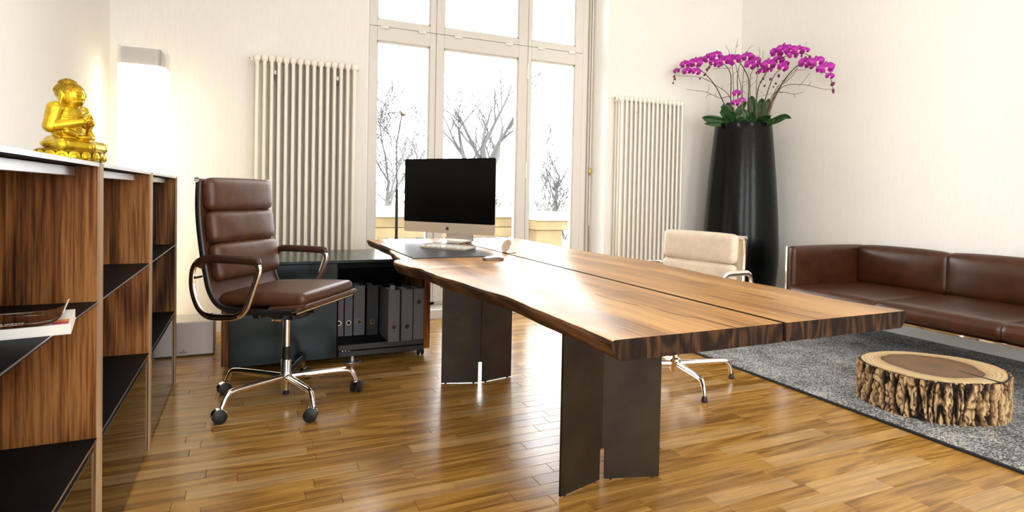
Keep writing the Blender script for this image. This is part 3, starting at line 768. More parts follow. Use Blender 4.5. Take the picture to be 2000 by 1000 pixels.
# ------------------------------------------------------------------ low steel cabinet and ring binders
CX0, CX1, CY0, CY1, CZ0, CZ1 = -.135, 1.046, 3.55, 4.20, .052, .622
cb = thing('low_cabinet', 'low dark steel cabinet with walnut ends holding ring binders', 'cabinet', (.45, 3.87, 0))
MB().bbox(CX0, CX1, CY0-.004, CY1, CZ1-.016, CZ1, .0015).build('top_plate', MT['blue_steel'], cb, world_=True)
for x in (CX0, CX1-.038): MB().box(x, x+.038, CY0, CY1, CZ0, CZ1-.017).build('end_panel', MT['walnut'], cb, world_=True)
MB().box(CX0+.038, CX1-.038, CY1-.02, CY1, CZ0, CZ1-.017).build('back_panel', MT['black_steel'], cb, world_=True)
MB().bbox(CX0+.039, .477, CY0-.002, CY0+.018, CZ0-.008, CZ1-.018, .0015).build('steel_door', MT['blue_steel'], cb, world_=True)
MB().box(.470, .488, CY0+.02, CY1-.02, CZ0, CZ1-.017).build('partition', MT['black_steel'], cb, world_=True)
MB().box(.488, CX1-.038, CY0+.02, CY1-.02, CZ1-.05, CZ1-.017).build('inner_top', MT['black_steel'], cb, world_=True)
tr = MB().box(.489, CX1-.039, CY0+.004, CY1-.03, .104, .114).build('tray', MT['black_steel'], cb, world_=True)
MB().box(.489, CX1-.039, CY0+.002, CY0+.008, .083, .114).build('tray_lip', plain('tray_grey', (.028,.030,.033), .4), tr, world_=True)
MB().bbox(.489, CX1-.039, CY0-.002, CY0+.03, .045, .076, .002).build('bottom_rail', plain('rail_grey', (.022,.024,.027), .45), cb, world_=True)
rn = MB()
for k in range(3): rn.cyl((.512+k*.018, CY0+.001, .080), .003, -.004, .004, 8, axis='y')
rn.build('runner_screws', MT['chrome'], cb, world_=True)
MB().box(CX0+.039, CX1-.039, CY0+.03, CY1-.02, .052, .060).build('bottom_panel', MT['black_steel'], cb, world_=True)
MB().lathe([(.05,0),(.052,.003),(.048,.007),(.014,.010),(.012,.052),(.0,.052)], 24, (.575, CY0+.04, 0)).build('foot', MT['satin'], cb, 40, world_=True)
for x, y in ((1.0, CY0+.05), (CX0+.07, CY0+.10), (CX0+.07, CY1-.08), (1.0, CY1-.08)):
    c = MB()
    for s in (-1, 1): c.lathe([(.012,-.007),(.024,-.0065),(.026,0),(.024,.0065),(.012,.007)], 18, (x+s*.0125, y, .026), axis='x')
    c = c.build('caster', MT['rubber'], cb, 40, world_=True)
    MB().cushion(.036, .05, .022, .009, 2, 3, mat=Matrix.Translation((x, y, .0435))).build('caster_hood', MT['black_plastic'], c, 50, world_=True)

def binder(label, x0, x1, y, mat, ring_z, tab=False, h=.318):
    t = thing('ring_binder', label, 'binder', ((x0+x1)/2, y+.14, .1145), 0, 'ring binders in the low cabinet')
    w = x1-x0
    MB().bbox(-w/2, w/2, -.14, -.136, 0, h, .001).box(-w/2, -w/2+.003, -.137, .14, 0, h).box(w/2-.003, w/2, -.137, .14, 0, h).build('cover', mat, t)
    MB().box(-w/2+.004, w/2-.006, -.125, .10, .008, h-.02).build('paper_stack', MT['paper'], t)
    rg = MB(); rg.tube([Vector((math.cos(a)*.0135, -.1415, ring_z+math.sin(a)*.0135)) for a in [2*math.pi*k/20 for k in range(20)]], .0030, 6, closed=True)
    rg = rg.build('finger_ring', MT['chrome'], t, 60)
    MB().lathe([(.0125,-.0004),(.0125,.0004)], 18, (0,-.1405,ring_z), axis='y').build('finger_hole', MT['binder_black'], rg)
    if tab: MB().xf(Matrix()).box(-.016, .012, -.10, -.098, h-.02, h+.022).build('index_tab', plain('grey_tab', (.28,.28,.28), .6), t)
    return t
binder('rose-grey ring binder half hidden by the steel cabinet door', .492, .549, 3.775, MT['binder_pink'], .085)
binder('narrow grey ring binder beside the rose-grey binder', .556, .604, 3.775, MT['binder'], .085)
binder('wide grey ring binder beside the black binder', .611, .680, 3.775, MT['binder'], .085)
binder('black ring binder in the middle of the cabinet row', .690, .762, 3.755, MT['binder_black'], .085)
binder('grey ring binder with an index tab sticking out on top', .779, .849, 3.535, MT['binder'], .090, True)
binder('grey ring binder second from the walnut cabinet end', .860, .930, 3.535, MT['binder'], .090)
binder('grey ring binder with its ring near the top at the walnut end', .938, 1.004, 3.545, MT['binder'], .235)

# ------------------------------------------------------------------ conference desk of two slabs on folded steel legs
DT, DTH = .735, .046
dk = thing('slab_desk', 'massive live-edge wooden slab desk on folded dark steel legs', 'desk', (1.165, 2.33, 0))
def slab(edge, xin, s, y_front, y_back, seed):
    ys = sorted(set([y_front, y_back] + [e[0] for e in edge] + [y_front + (y_back-y_front)*i/110 for i in range(111)]))
    def xe(y):
        if y <= edge[0][0]: return edge[0][1]
        for (a, xa), (b, xb) in zip(edge[:-1], edge[1:]):
            if y <= b:
                t = (y-a)/(b-a); t = t*t*(3-2*t); return xa + (xb-xa)*t
        return edge[-1][1]
    mb = MB(); rows = []
    for y in ys:
        n1 = noise.noise(Vector((y*3.1, seed, 0)))*.008 + noise.noise(Vector((y*17, seed, 3)))*.0028
        e = xe(y) + s*n1; n2 = noise.noise(Vector((y*9, seed, 7))); n3 = noise.noise(Vector((y*13, seed, 11)))
        z = DT
        sec = [(xin, z-.0015), (xin+s*.002, z), (e-s*.006, z), (e-s*.001, z-.0025), (e+s*.002+s*.002*n2, z-.010), (e-s*.003+s*.004*n3, z-.024), (e-s*.012+s*.005*n2, z-.037), (e-s*.021+s*.003*n3, z-DTH), (xin, z-DTH)]
        rows.append(len(mb.v)); mb.v += [Vector((x, y, zz)) for x, zz in sec]
    K = 9; mats = [2,0,0,1,1,1,1,0,2]  # slit side faces use the dark wood so the gap reads shaded
    for r0, r1 in zip(rows[:-1], rows[1:]):
        for k in range(K):
            k2 = (k+1) % K; f = [r0+k, r0+k2, r1+k2, r1+k]
            mb.f.append(f if s < 0 else f[::-1]); mb.mi.append(mats[k])
    mb.f.append([rows[0]+k for k in range(K)]); mb.mi.append(2); mb.f.append([rows[-1]+k for k in range(K)][::-1]); mb.mi.append(2)
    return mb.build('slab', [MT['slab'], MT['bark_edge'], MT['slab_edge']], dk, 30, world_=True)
near = [(1.0,.683),(1.2,.685),(1.5,.686),(1.77,.650),(2.05,.617),(2.22,.610),(2.28,.585),(2.35,.571),(2.44,.563),(2.52,.576),(2.545,.618),(2.65,.620),(2.80,.635),(3.10,.674),(3.67,.666)]
far = [(1.0,1.632),(1.2,1.618),(1.42,1.632),(1.71,1.636),(2.0,1.672),(2.16,1.700),(2.48,1.664),(2.85,1.645),(3.2,1.660),(3.6,1.664),(3.67,1.60)]
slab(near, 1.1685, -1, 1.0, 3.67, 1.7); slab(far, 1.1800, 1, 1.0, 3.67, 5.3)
MB().box(1.168, 1.181, 1.014, 3.655, DT-.045, DT-.004).build('gap_shade_strip', MT['binder_black'], dk, world_=True)  # dark strip painting the shade in the slit between the slabs
ck = MB()
def crack(pts, w=.0016):
    P = [Vector((x, y, DT)) for x, y in pts]
    for a, b in zip(P[:-1], P[1:]):
        d = (b-a).normalized(); nrm = Vector((-d.y, d.x, 0))*w
        ck.add([a-nrm, b-nrm*.6, b+nrm*.6, a+nrm, a-nrm+Vector((0,0,.0004)), b-nrm*.6+Vector((0,0,.0004)), b+nrm*.6+Vector((0,0,.0004)), a+nrm+Vector((0,0,.0004))], [(4,5,6,7),(0,4,7,3),(1,2,6,5)])
crack([(1.02,1.0),(1.012,1.10),(.985,1.18),(.982,1.24)]); crack([(.97,1.30),(.955,1.38),(.95,1.46),(.958,1.50)]); crack([(1.30,1.0),(1.292,1.1),(1.30,1.25)], .0012); crack([(1.42,1.25),(1.425,1.5),(1.43,1.62)], .001); crack([(.575,2.43),(.68,2.46),(.76,2.45)], .002); crack([(.93,3.67),(.925,3.5)], .0016)
ck.build('drying_cracks', MT['binder_black'], dk, world_=True)
ring = MB().tube([Vector((.577, 2.385, .722)) + Vector((math.cos(a)*.004, math.sin(a)*.010, math.sin(a)*.004*0+math.cos(a)*.010)) for a in [2*math.pi*k/16 for k in range(16)]], .0025, 6, closed=True)
ring.build('cable_ring', MT['chrome'], dk, 60, world_=True)
def wing(mb, a, b, z0, z1, th=.009):
    A, B = Vector((*a, 0)), Vector((*b, 0)); d = (B-A).normalized(); n = Vector((-d.y, d.x, 0))*th/2
    q = [A-n, B-n, B+n, A+n]
    mb.add([p+Vector((0,0,z0)) for p in q]+[p+Vector((0,0,z1)) for p in q], [(0,3,2,1),(4,5,6,7),(0,1,5,4),(1,2,6,5),(2,3,7,6),(3,0,4,7)])
for (p0, pv, p1) in (((.974,1.720),(1.176,1.777),(1.386,1.714)), ((.956,3.013),(1.158,2.949),(1.358,2.990))):
    P0, PV, P1 = Vector(p0), Vector(pv), Vector(p1)
    for (A, B) in ((P0, PV), (P1, PV)):
        mb = MB(); dd = (B-A).normalized(); Bs = B - dd*.012
        wing(mb, A, Bs, .004, DT-DTH); wing(mb, Bs, B, .115, DT-DTH)
        for f in (.12, .88): q = A.lerp(Bs, f); mb.cyl((q.x, q.y, 0), .006, 0, .006, 8)
        mb.build('leg_plate', MT['raw_steel'], dk, world_=True)

# ------------------------------------------------------------------ things on the desk
o = MB().bbox(.668, 1.085, 2.545, 3.285, DT+.0005, DT+.0045, .0012).build('desk_mat', MT['mat']); tag(o, 'dark blue-grey desk mat under the keyboard', 'desk mat')
im = thing('desktop_computer', 'large all-in-one computer with black screen and silver stand on the desk', 'computer', (1.076, 3.317, DT), math.atan2(-.61, -.80))
W2, ZB, ZT = .325, .058, .503
def rrect(hw, z0, z1, r, n=5):
    out = []
    for (cy, cz, a0) in ((hw-r, z1-r, 0), (-hw+r, z1-r, 90), (-hw+r, z0+r, 180), (hw-r, z0+r, 270)):
        for k in range(n+1): a = rad(a0+90*k/n); out.append((cy+r*math.cos(a), cz+r*math.sin(a)))
    return out
pf = rrect(W2, ZB, ZT, .014); n = len(pf)
mb = MB(); zc = (ZB+ZT)/2
layers = [(0.0,1.0),(-.005,1.0),(-.012,.96),(-.022,.80),(-.032,.55),(-.038,.25)]
for (x, s) in layers: mb.v += [Vector((x, y*s, zc+(z-zc)*s)) for y, z in pf]
for i in range(len(layers)-1):
    for k in range(n): mb.f.append([i*n+k, i*n+(k+1) % n, (i+1)*n+(k+1) % n, (i+1)*n+k]); mb.mi.append(0)
mb.f.append([(len(layers)-1)*n+k for k in range(n)]); mb.mi.append(0); mb.f.append(list(range(n))[::-1]); mb.mi.append(0)
mb.build('housing', MT['chin'], im, 40)
MB().prism([(y, z) for y, z in rrect(W2, ZB+.062, ZT, .010)], .0, .0022, fn=lambda y, z, x: (x, y, z)).build('screen', MT['black_glass'], im)
MB().prism([(y, z) for y, z in rrect(W2, ZB, ZB+.062, .010)], .0, .0020, fn=lambda y, z, x: (x, y, z)).build('chin_panel', MT['chin'], im)
ap = []
for k in range(26):                                              # emblem outline: fruit with a bite and a leaf
    a = 2*math.pi*k/26; r = .0112*(1 + .06*math.cos(2*a) - .05*math.sin(3*a))
    y, z = r*math.cos(a), r*math.sin(a)*1.02
    if abs(a-math.pi/2) < .2: z -= .0022
    if abs(a-3*math.pi/2) < .2: z += .0012
    d = math.hypot(y-.0138, z-.001)
    if d < .0062: y, z = .0138 + (y-.0138)/d*.0062 if y < .0138 else .0138-.0060, .001 + (z-.001)/d*.0062
    ap.append((y, z))
lg = MB().prism([(y, z+ZB+.028) for y, z in ap], .0020, .0026, fn=lambda y, z, x: (x, y, z))
lg.prism([(y, z+ZB+.028) for y, z in [(.0005,.0125),(.0040,.0148),(.0048,.0185),(.0016,.0164)]], .0020, .0026, fn=lambda y, z, x: (x, y, z))
lg.build('fruit_emblem', MT['emblem'], im)
stx = [(.012,.0),(.012,.004),(-.13,.005),(-.142,.012),(-.135,.05),(-.085,.20),(-.03,.29),(-.022,.285),(-.078,.195),(-.126,.048),(-.128,.016),(-.118,.0)]
mb = MB()
for y in (-.095, .095): mb.v += [Vector((x, y, z)) for x, z in stx]
k_ = len(stx)
for i in range(k_): mb.f.append([i, (i+1) % k_, k_+(i+1) % k_, k_+i]); mb.mi.append(0)
mb.build('stand', plain('stand_aluminium', (.78,.78,.78), .28, .7), im, weld=True)

kb = thing('keyboard', 'slim white wireless keyboard on the desk mat', 'keyboard', (.965, 2.96, DT+.0047), math.atan2(-.61, -.80))
def wedge(x, z): return z + (.006 if x < 0 else 0)
MB().add([(.058,-.14,.0),(.058,.14,.0),(-.058,.14,.006),(-.058,-.14,.006),(.058,-.14,.004),(.058,.14,.004),(-.058,.14,.012),(-.058,-.14,.012)], [(0,3,2,1),(4,5,6,7),(0,1,5,4),(1,2,6,5),(2,3,7,6),(3,0,4,7)]).build('keyboard_plate', MT['chin'], kb)
MB().tube([(-.052,-.139,.0085),(-.052,.139,.0085)], .0082, 12).build('battery_tube', MT['alu'], kb, 40)
km = None
for r in range(6):
    cols = 14 if r != 5 else 9
    for c in range(cols):
        x = -.040 + r*.0172; y = .128 - c*(.256/(cols-1)); z = .0125 - (r*.0172)*.0645
        if km is None: km = MB().bbox(-.0070,.0070,-.0083,.0083,-.0006,.0016,.0006).build('key', MT['white_plastic'], kb); q = km
        else: q = bpy.data.objects.new('key', km.data); COL.objects.link(q); q.parent = kb
        q.location = (x, y, z)
ms = thing('computer_mouse', 'white low-arched computer mouse beside the desk mat', 'mouse', (.998, 2.412, DT), rad(0))
mb = MB()
for i in range(9):
    u = -1+2*i/8
    for j in range(7):
        v = -1+2*j/6; k = math.sqrt(max(0, 1-abs(u)**3.2)); mb.v.append(Vector((u*.052, v*.029*max(k,.05), .007+.014*(1-u*u)**.8*(1-.35*v*v))))
for i in range(8):
    for j in range(6): a = i*7+j; mb.f.append([a, a+7, a+8, a+1]); mb.mi.append(0)
mb.build('shell', MT['white_plastic'], ms, 60)
mb = MB(); pl = [(math.cos(a)*.050*(1), math.copysign(abs(math.sin(a))**.7, math.sin(a))*.028) for a in [2*math.pi*k/28 for k in range(28)]]
mb.prism(pl, .001, .012).build('underside', plain('brown_grey_base', (.16,.10,.07), .35, .5), ms)
ck2 = thing('travel_clock', 'small open folding metal travel clock on the desk', 'clock', (1.205, 2.70, DT), rad(15))
MB().lathe([(.0,0),(.031,0),(.034,.003),(.033,.007),(.0,.008)], 28).build('base_half', MT['copper'], ck2, 40)
ld = MB().lathe([(.0,0),(.031,0),(.034,.003),(.033,.007),(.0,.008)], 28).xf(Matrix.Translation((-.030,0,.006)) @ Matrix.Rotation(rad(-62), 4, 'Y') @ Matrix.Translation((.033,0,0))).build('lid', MT['copper'], ck2, 40)
MB().lathe([(.0,0),(.027,0),(.027,.001),(.0,.001)], 28).xf(Matrix.Translation((-.030,0,.006)) @ Matrix.Rotation(rad(-62), 4, 'Y') @ Matrix.Translation((.033,0,-.001))).build('clock_face', MT['paper'], ld)
MB().tube([(-.032,-.014,.007),(-.032,.014,.007)], .003, 8).build('hinge', MT['brass'], ck2)

# ------------------------------------------------------------------ soft pad chairs
def soft_chair(name, label, loc, ang, P):
    t = thing(name, label, 'chair', loc, ang)
    lea, ch = P['leather'], MT['chrome']; hw = P['hw']
    rail = bez([(x, 0, z) for x, z in P['rail']], 5)
    for s in (-1, 1):
        MB().tube([p + Vector((0, s*hw, 0)) for p in rail], .0085, 8, flat=1.7, up=(0,1,0)).build('side_rail', P['rail_mat'], t, 50)
    top = rail[0]; end = rail[-1]
    MB().tube([(top.x,-hw-.012,top.z),(top.x,hw+.012,top.z)], .0135, 12).build('top_bar', ch, t, 40)
    MB().tube([(end.x,-hw-.010,end.z),(end.x,hw+.010,end.z)], .0125, 12).build('front_bar', ch, t, 40)
    # leather sling following the rails
    mb = MB(); n = len(rail); W = hw-.004
    for i, p in enumerate(rail):
        a = rail[max(0,i-1)]; b = rail[min(n-1,i+1)]; d = (b-a).normalized(); nm = Vector((d.z, 0, -d.x))*.004
        mb.v += [p+nm+Vector((0,-W,0)), p+nm+Vector((0,W,0)), p-nm+Vector((0,W,0)), p-nm+Vector((0,-W,0))]
    for i in range(n-1):
        for k in range(4): mb.f.append([i*4+k, i*4+(k+1) % 4, i*4+4+(k+1) % 4, i*4+4+k]); mb.mi.append(0)
    mb.f += [[0,1,2,3], [n*4-4,n*4-3,n*4-2,n*4-1]]; mb.mi += [0,0]
    mb.build('sling', lea, t, 50)
    # back pads
    for (x0, z0, x1, z1, th) in P['pads']:
        A, B = Vector((x0,0,z0)), Vector((x1,0,z1)); up = (B-A).normalized(); lat = Vector((0,1,0)); nm = up.cross(lat)*1.0
        if nm.x < 0: nm = -nm
        lat2 = nm.cross(up)
        mt = Matrix((( up.x, lat2.x, nm.x, (A.x+B.x)/2), (up.y, lat2.y, nm.y, 0), (up.z, lat2.z, nm.z, (A.z+B.z)/2), (0,0,0,1)))
        def wr(q, th=th): return q + Vector((0,0,.0025*noise.noise(Vector((q.x*10, q.y*45, z0*9)))*(1 if q.z > 0 else 0)))
        MB().cushion((B-A).length, P['pw'], th, th*.44, 12, 5, .010, mt, wr).build('back_pad', lea, t, 70)
    # seat pad and front roll
    sx, sz, st_ = P['seat']
    mt = Matrix.Translation((sx, 0, sz)) @ Matrix.Rotation(rad(-2.5), 4, 'Y')
    MB().cushion(P['sd'], P['pw']+.01, st_, st_*.46, 12, 5, .012, mt).build('seat_pad', lea, t, 70)
    MB().cushion(.20, P['pw']+.02, .026, .0125, 6, 4, 0, Matrix.Translation((end.x-.05, 0, end.z+.012)) @ Matrix.Rotation(rad(-7), 4, 'Y')).build('front_roll', lea, t, 60)
    # arms
    for s in (-1, 1):
        pts = loop_round([(x, s*P['aw'], z) for x, z in P['arm']], .07, 7)
        lp_ = MB().tube(pts, .0100, 8, closed=True, flat=1.5, up=(0,1,0)).build('arm_loop', ch, t, 50)
        if P['arm_pad']:
            x0, x1, z = P['arm_pad']
            MB().tube(bez([(x0-.03,s*P['aw'],z-.035),(x0,s*P['aw'],z),((x0+x1)/2,s*P['aw'],z+.003),(x1,s*P['aw'],z),(x1+.010,s*P['aw'],z-.006)]), [.0135]*20+[.0125], 12, flat=1.35, up=(0,1,0)).build('arm_pad', MT['leather_arm'], lp_, 50)
        bl = MB()
        for (x, z) in P['bolts']: bl.tube([(x, s*(P['aw']+.006), z), (x, s*(hw-.004), z)], .0065, 8)
        bl.build('arm_bolts', ch, lp_, 40)
    # mechanism, post, base
    ez = P['mech']
    MB().bbox(-.10, .10, -.055, .055, ez-.055, ez, .008).bbox(.02, .10, -.10, -.05, ez-.05, ez-.008, .004).bbox(-.13, .16, -.018, .018, ez-.03, ez+.012, .004).bbox(-.02, .02, -hw+.01, hw-.01, ez-.02, ez, .004).build('tilt_mechanism', MT['black_plastic'], t)
    if P['casters']:
        MB().tube(bez([(.03,-.05,ez-.035),(.03,-.10,ez-.05),(.03,-.155,ez-.04)]), [.006]*6+[.010]*6+[.011], 8).build('tilt_lever', ch, t, 50)
        MB().cyl((0,0,0), .0165, .25, ez-.05, 18).build('gas_column', ch, t, 40)
        MB().cyl((0,0,0), .021, .195, .268, 18).build('column_sleeve', MT['black_plastic'], t, 40)
        MB().lathe([(.018,.052),(.022,.056),(.024,.09),(.031,.105),(.031,.13),(.024,.142),(.024,.20),(.021,.205)], 20).build('hub', ch, t, 40)
        MB().cyl((0,0,0), .015, .030, .054, 14).build('hub_plug', MT['rubber'], t, 40)
    else:
        MB().cyl((0,0,0), .021, .12, ez-.05, 18).build('column', ch, t, 40)
        MB().lathe([(.024,.055),(.032,.07),(.032,.125),(.022,.135)], 20).build('hub', ch, t, 40)
    for k, a in enumerate(P['legs']):
        a = rad(a) - ang; d = Vector((math.cos(a), math.sin(a), 0)); R = P['R']; zz = P['leg_z']
        pts = bez([d*.02+Vector((0,0,zz)), d*(R*.5)+Vector((0,0,zz+.004)), d*(R-.055)+Vector((0,0,zz+.004)), d*(R-.025)+Vector((0,0,zz-.008)), d*(R-.010)+Vector((0,0,zz-.035)), d*R+Vector((0,0,P['leg_end']))], 5)
        N = len(pts); lg_ = MB().tube(pts, [.019-.007*i/(N-1) for i in range(N)], 10, flat=.8).build('base_leg', ch, t, 50)
        c = d*R
        if P['casters']:
            wa = rad(P['twist'][k]) - ang; ax = Vector((-math.sin(wa), math.cos(wa), 0)); fo = Vector((math.cos(wa), math.sin(wa), 0)); cc = c + fo*.012
            mb = MB()
            for s in (-1, 1):
                w_ = MB().lathe([(.006,-.011),(.025,-.0105),(.0300,-.007),(.0305,0),(.0300,.007),(.025,.0105),(.006,.011)], 20, axis='x')
                w_.xf(Matrix.Translation(cc + ax*s*.0165 + Vector((0,0,.0305))) @ Matrix.Rotation(math.atan2(ax.y, ax.x), 4, 'Z')); mb.add(w_.v, w_.f)
            w_ = mb.build('caster', MT['rubber'], lg_, 40)
            hd = MB()
            for i in range(9):
                q = rad(20 + 160*i/8); hd.v += [cc - fo*math.cos(q)*.033 + ax*.013 + Vector((0,0,.0305+math.sin(q)*.033)), cc - fo*math.cos(q)*.033 - ax*.013 + Vector((0,0,.0305+math.sin(q)*.033)),
                    cc - fo*math.cos(q)*.0315 - ax*.013 + Vector((0,0,.0305+math.sin(q)*.0315)), cc - fo*math.cos(q)*.0315 + ax*.013 + Vector((0,0,.0305+math.sin(q)*.0315))]
            for i in range(8):
                for k2 in range(4): hd.f.append([i*4+k2, i*4+(k2+1) % 4, i*4+4+(k2+1) % 4, i*4+4+k2]); hd.mi.append(0)
            hd.f += [[0,1,2,3],[32,33,34,35]]; hd.mi += [0,0]
            hd.tube([c+Vector((0,0,P['leg_end'])), c+Vector((0,0,.045))], .007, 8)
            hd.build('caster_hood', ch, lg_, 50)
        else:
            MB().lathe([(.014,0),(.016,.003),(.016,.012),(.012,.018),(.012,.03)], 14, c).build('glide', MT['rubber'], lg_, 40)
    return t
soft_chair('office_chair', 'high-backed brown leather office chair with chrome arms and casters', (.172, 3.04, 0), rad(-36), dict(
    leather=MT['leather'], rail_mat=MT['black_plastic'], hw=.252, pw=.462,
    rail=[(-.292,1.072),(-.295,.96),(-.288,.86),(-.272,.75),(-.252,.645),(-.228,.56),(-.180,.502),(-.09,.482),(.05,.484),(.205,.493)],
    pads=[(-.262,.930,-.275,1.080,.062),(-.243,.780,-.262,.926,.062),(-.212,.608,-.238,.776,.062)],
    seat=(.018,.535,.058), sd=.435, aw=.285, arm=[(-.285,.712),(.062,.716),(-.030,.462),(-.240,.452),(-.300,.575)],
    arm_pad=(-.225,.028,.714), bolts=[(-.22,.462),(-.07,.462),(-.275,.63)], mech=.470, casters=True, legs=[-1+72*k for k in range(5)], twist=[60,30,200,195,165],
    R=.335, leg_z=.118, leg_end=.062))
soft_chair('visitor_chair', 'low-backed beige leather chair with chrome arms across the desk', (2.2, 2.6, 0), math.atan2(-.21, -.978), dict(
    leather=MT['leather_beige'], rail_mat=MT['chrome'], hw=.262, pw=.485,
    rail=[(-.232,.815),(-.240,.72),(-.236,.62),(-.220,.53),(-.175,.455),(-.09,.432),(.05,.434),(.19,.444)],
    pads=[(-.190,.672,-.198,.835,.060),(-.176,.508,-.190,.667,.060)],
    seat=(.01,.482,.056), sd=.42, aw=.292, arm=[(-.258,.628),(.012,.634),(-.04,.418),(-.225,.410),(-.268,.52)],
    arm_pad=None, bolts=[(-.20,.42),(-.07,.42),(-.245,.57)], mech=.420, casters=False, legs=[255+90*k for k in range(4)], twist=None,
    R=.345, leg_z=.098, leg_end=.026))

# ------------------------------------------------------------------ sofa, rug, tree-stump table
rg = thing('wool_rug', 'large speckled grey wool rug with black bound edge', 'rug', (3.55, 1.85, 0))
RX0, RX1, RY0, RY1 = 2.70, 4.58, .15, 3.62
MB().bbox(RX0+.012, RX1-.012, RY0+.012, RY1-.012, .0, .014, .003).build('pile', MT['rug'], rg, world_=True)
m = MB()
for (a, b, c, d) in ((RX0,RX0+.012,RY0,RY1),(RX1-.012,RX1,RY0,RY1),(RX0+.012,RX1-.012,RY0,RY0+.012),(RX0+.012,RX1-.012,RY1-.012,RY1)): m.bbox(a, b, c, d, 0, .013, .003)
m.build('edge_binding', MT['rug_edge'], rg, world_=True)

sf = thing('leather_sofa', 'dark brown leather sofa with slim chrome base along the right wall', 'sofa', (4.05, 2.05, 0))
SXF, SXB, SYA, SYZ = 3.62, 4.40, 3.075, 1.0
def yaxis_cushion(cx, cy, cz, sx, sy, sz, r, bulge, axis):
    """cushion whose puffed faces look along `axis`"""
    mb = MB()
    if axis == 'y': mt = Matrix.Translation((cx,cy,cz)) @ Matrix(((1,0,0,0),(0,0,-1,0),(0,1,0,0),(0,0,0,1))); return mb.cushion(sx, sz, sy, r, 12, 5, bulge, mt)
    if axis == 'x': mt = Matrix.Translation((cx,cy,cz)) @ Matrix(((0,0,1,0),(1,0,0,0),(0,1,0,0),(0,0,0,1))); return mb.cushion(sy, sz, sx, r, 12, 5, bulge, mt)
    return mb.cushion(sx, sy, sz, r, 12, 5, bulge, Matrix.Translation((cx,cy,cz)))
for y in (SYA+.040, SYZ-.040):
    yaxis_cushion(4.105, y, .490, .815, .070, .390, .028, .010, 'y').build('arm', MT['leather_sofa'], sf, 60, world_=True)
    e = MB().bbox(3.688, 3.70, y+.020, y+.036, .0145, .683, .002).bbox(3.694, 4.50, y+.020, y+.036, .270, .290, .002).bbox(4.488, 4.50, y+.020, y+.036, .0145, .30, .002)
    e.build('side_frame', MT['chrome'], sf, world_=True)
MB().bbox(3.640, 4.50, SYZ, SYA, .280, .2955, .003).build('chrome_base_rail', MT['chrome'], sf, world_=True)
MB().bbox(4.46, 4.53, SYZ-.07, SYA+.07, .28, .68, .02).build('back_shell', MT['leather_sofa'], sf, world_=True)
seams = [SYA, 2.43, 1.74, SYZ]
for a, b in zip(seams[:-1], seams[1:]):
    yaxis_cushion((3.63+4.42)/2, (a+b)/2, .349, .79, a-b+.030, .104, .045, .013, 'z').build('seat_cushion', MT['leather_sofa'], sf, 60, world_=True)
    yaxis_cushion(4.44, (a+b)/2, .535, .105, a-b+.026, .30, .045, .026, 'x').build('back_cushion', MT['leather_sofa'], sf, 60, world_=True)

sp = thing('stump_table', 'low tree-slice table with rough bark and ringed top on the rug', 'table', (3.145, 1.785, .0142), rad(-24.25))
mb = MB(); ridge = []; NA, NZ = 420, 40; HZ = .192
def radius(a): return 1/math.sqrt((math.cos(a)/.338)**2 + (math.sin(a)/.292)**2) * (1 + .022*math.sin(3*a+1) + .015*math.sin(5*a+.4))
for j in range(NZ+1):
    z = HZ*j/NZ
    for i in range(NA):
        a = 2*math.pi*i/NA; p = Vector((math.cos(a)*10.5, math.sin(a)*10.5, z*7))
        w_ = noise.noise(p*.7)*.8
        r1 = min(1, abs(noise.noise(Vector((p.x+w_, p.y+w_, p.z*.75))))*4.2)*1.9-.95
        r2 = min(1, abs(noise.noise(Vector((p.x*1.9+5, p.y*1.9, z*26))))*4.5)*1.8-.9
        g = max(-.9, min(1, .62*r1 + .38*r2 + .25*noise.noise(p*1.7)))
        ridge.append(min(1, max(0, g*.55+.42)))
        dr = g*.017 + .005*noise.noise(Vector((p.x*6, p.y*6, z*60)))
        R = radius(a) - .019 + dr; mb.v.append(Vector((R*math.cos(a), R*math.sin(a), z)))
for j in range(NZ):
    for i in range(NA): mb.f.append([j*NA+i, j*NA+(i+1) % NA, (j+1)*NA+(i+1) % NA, (j+1)*NA+i]); mb.mi.append(0)
base = len(mb.v)
for i in range(NA):
    a = 2*math.pi*i/NA; R = radius(a)-.026; mb.v.append(Vector((R*math.cos(a), R*math.sin(a), HZ+.001))); ridge.append(.15)
for i in range(NA): mb.f.append([NZ*NA+i, NZ*NA+(i+1) % NA, base+(i+1) % NA, base+i]); mb.mi.append(0)
mb.f.append(list(range(NA))[::-1]); mb.mi.append(0)
o = mb.build('bark', MT['bark'], sp)
at = o.data.attributes.new('ridge', 'FLOAT', 'POINT'); at.data.foreach_set('value', ridge)
tp = []
for i in range(120):
    a = 2*math.pi*i/120; R = radius(a)-.024+.003*noise.noise(Vector((math.cos(a)*6, math.sin(a)*6, 2))); tp.append((R*math.cos(a), R*math.sin(a)))
MB().prism(tp, HZ-.006, HZ+.006).build('cut_face', MT['rings'], sp)
MB().prism([(.06,-.08),(.115,-.272),(.135,-.268),(.072,-.085)], HZ+.0055, HZ+.0066).build('radial_crack', MT['soil'], sp)

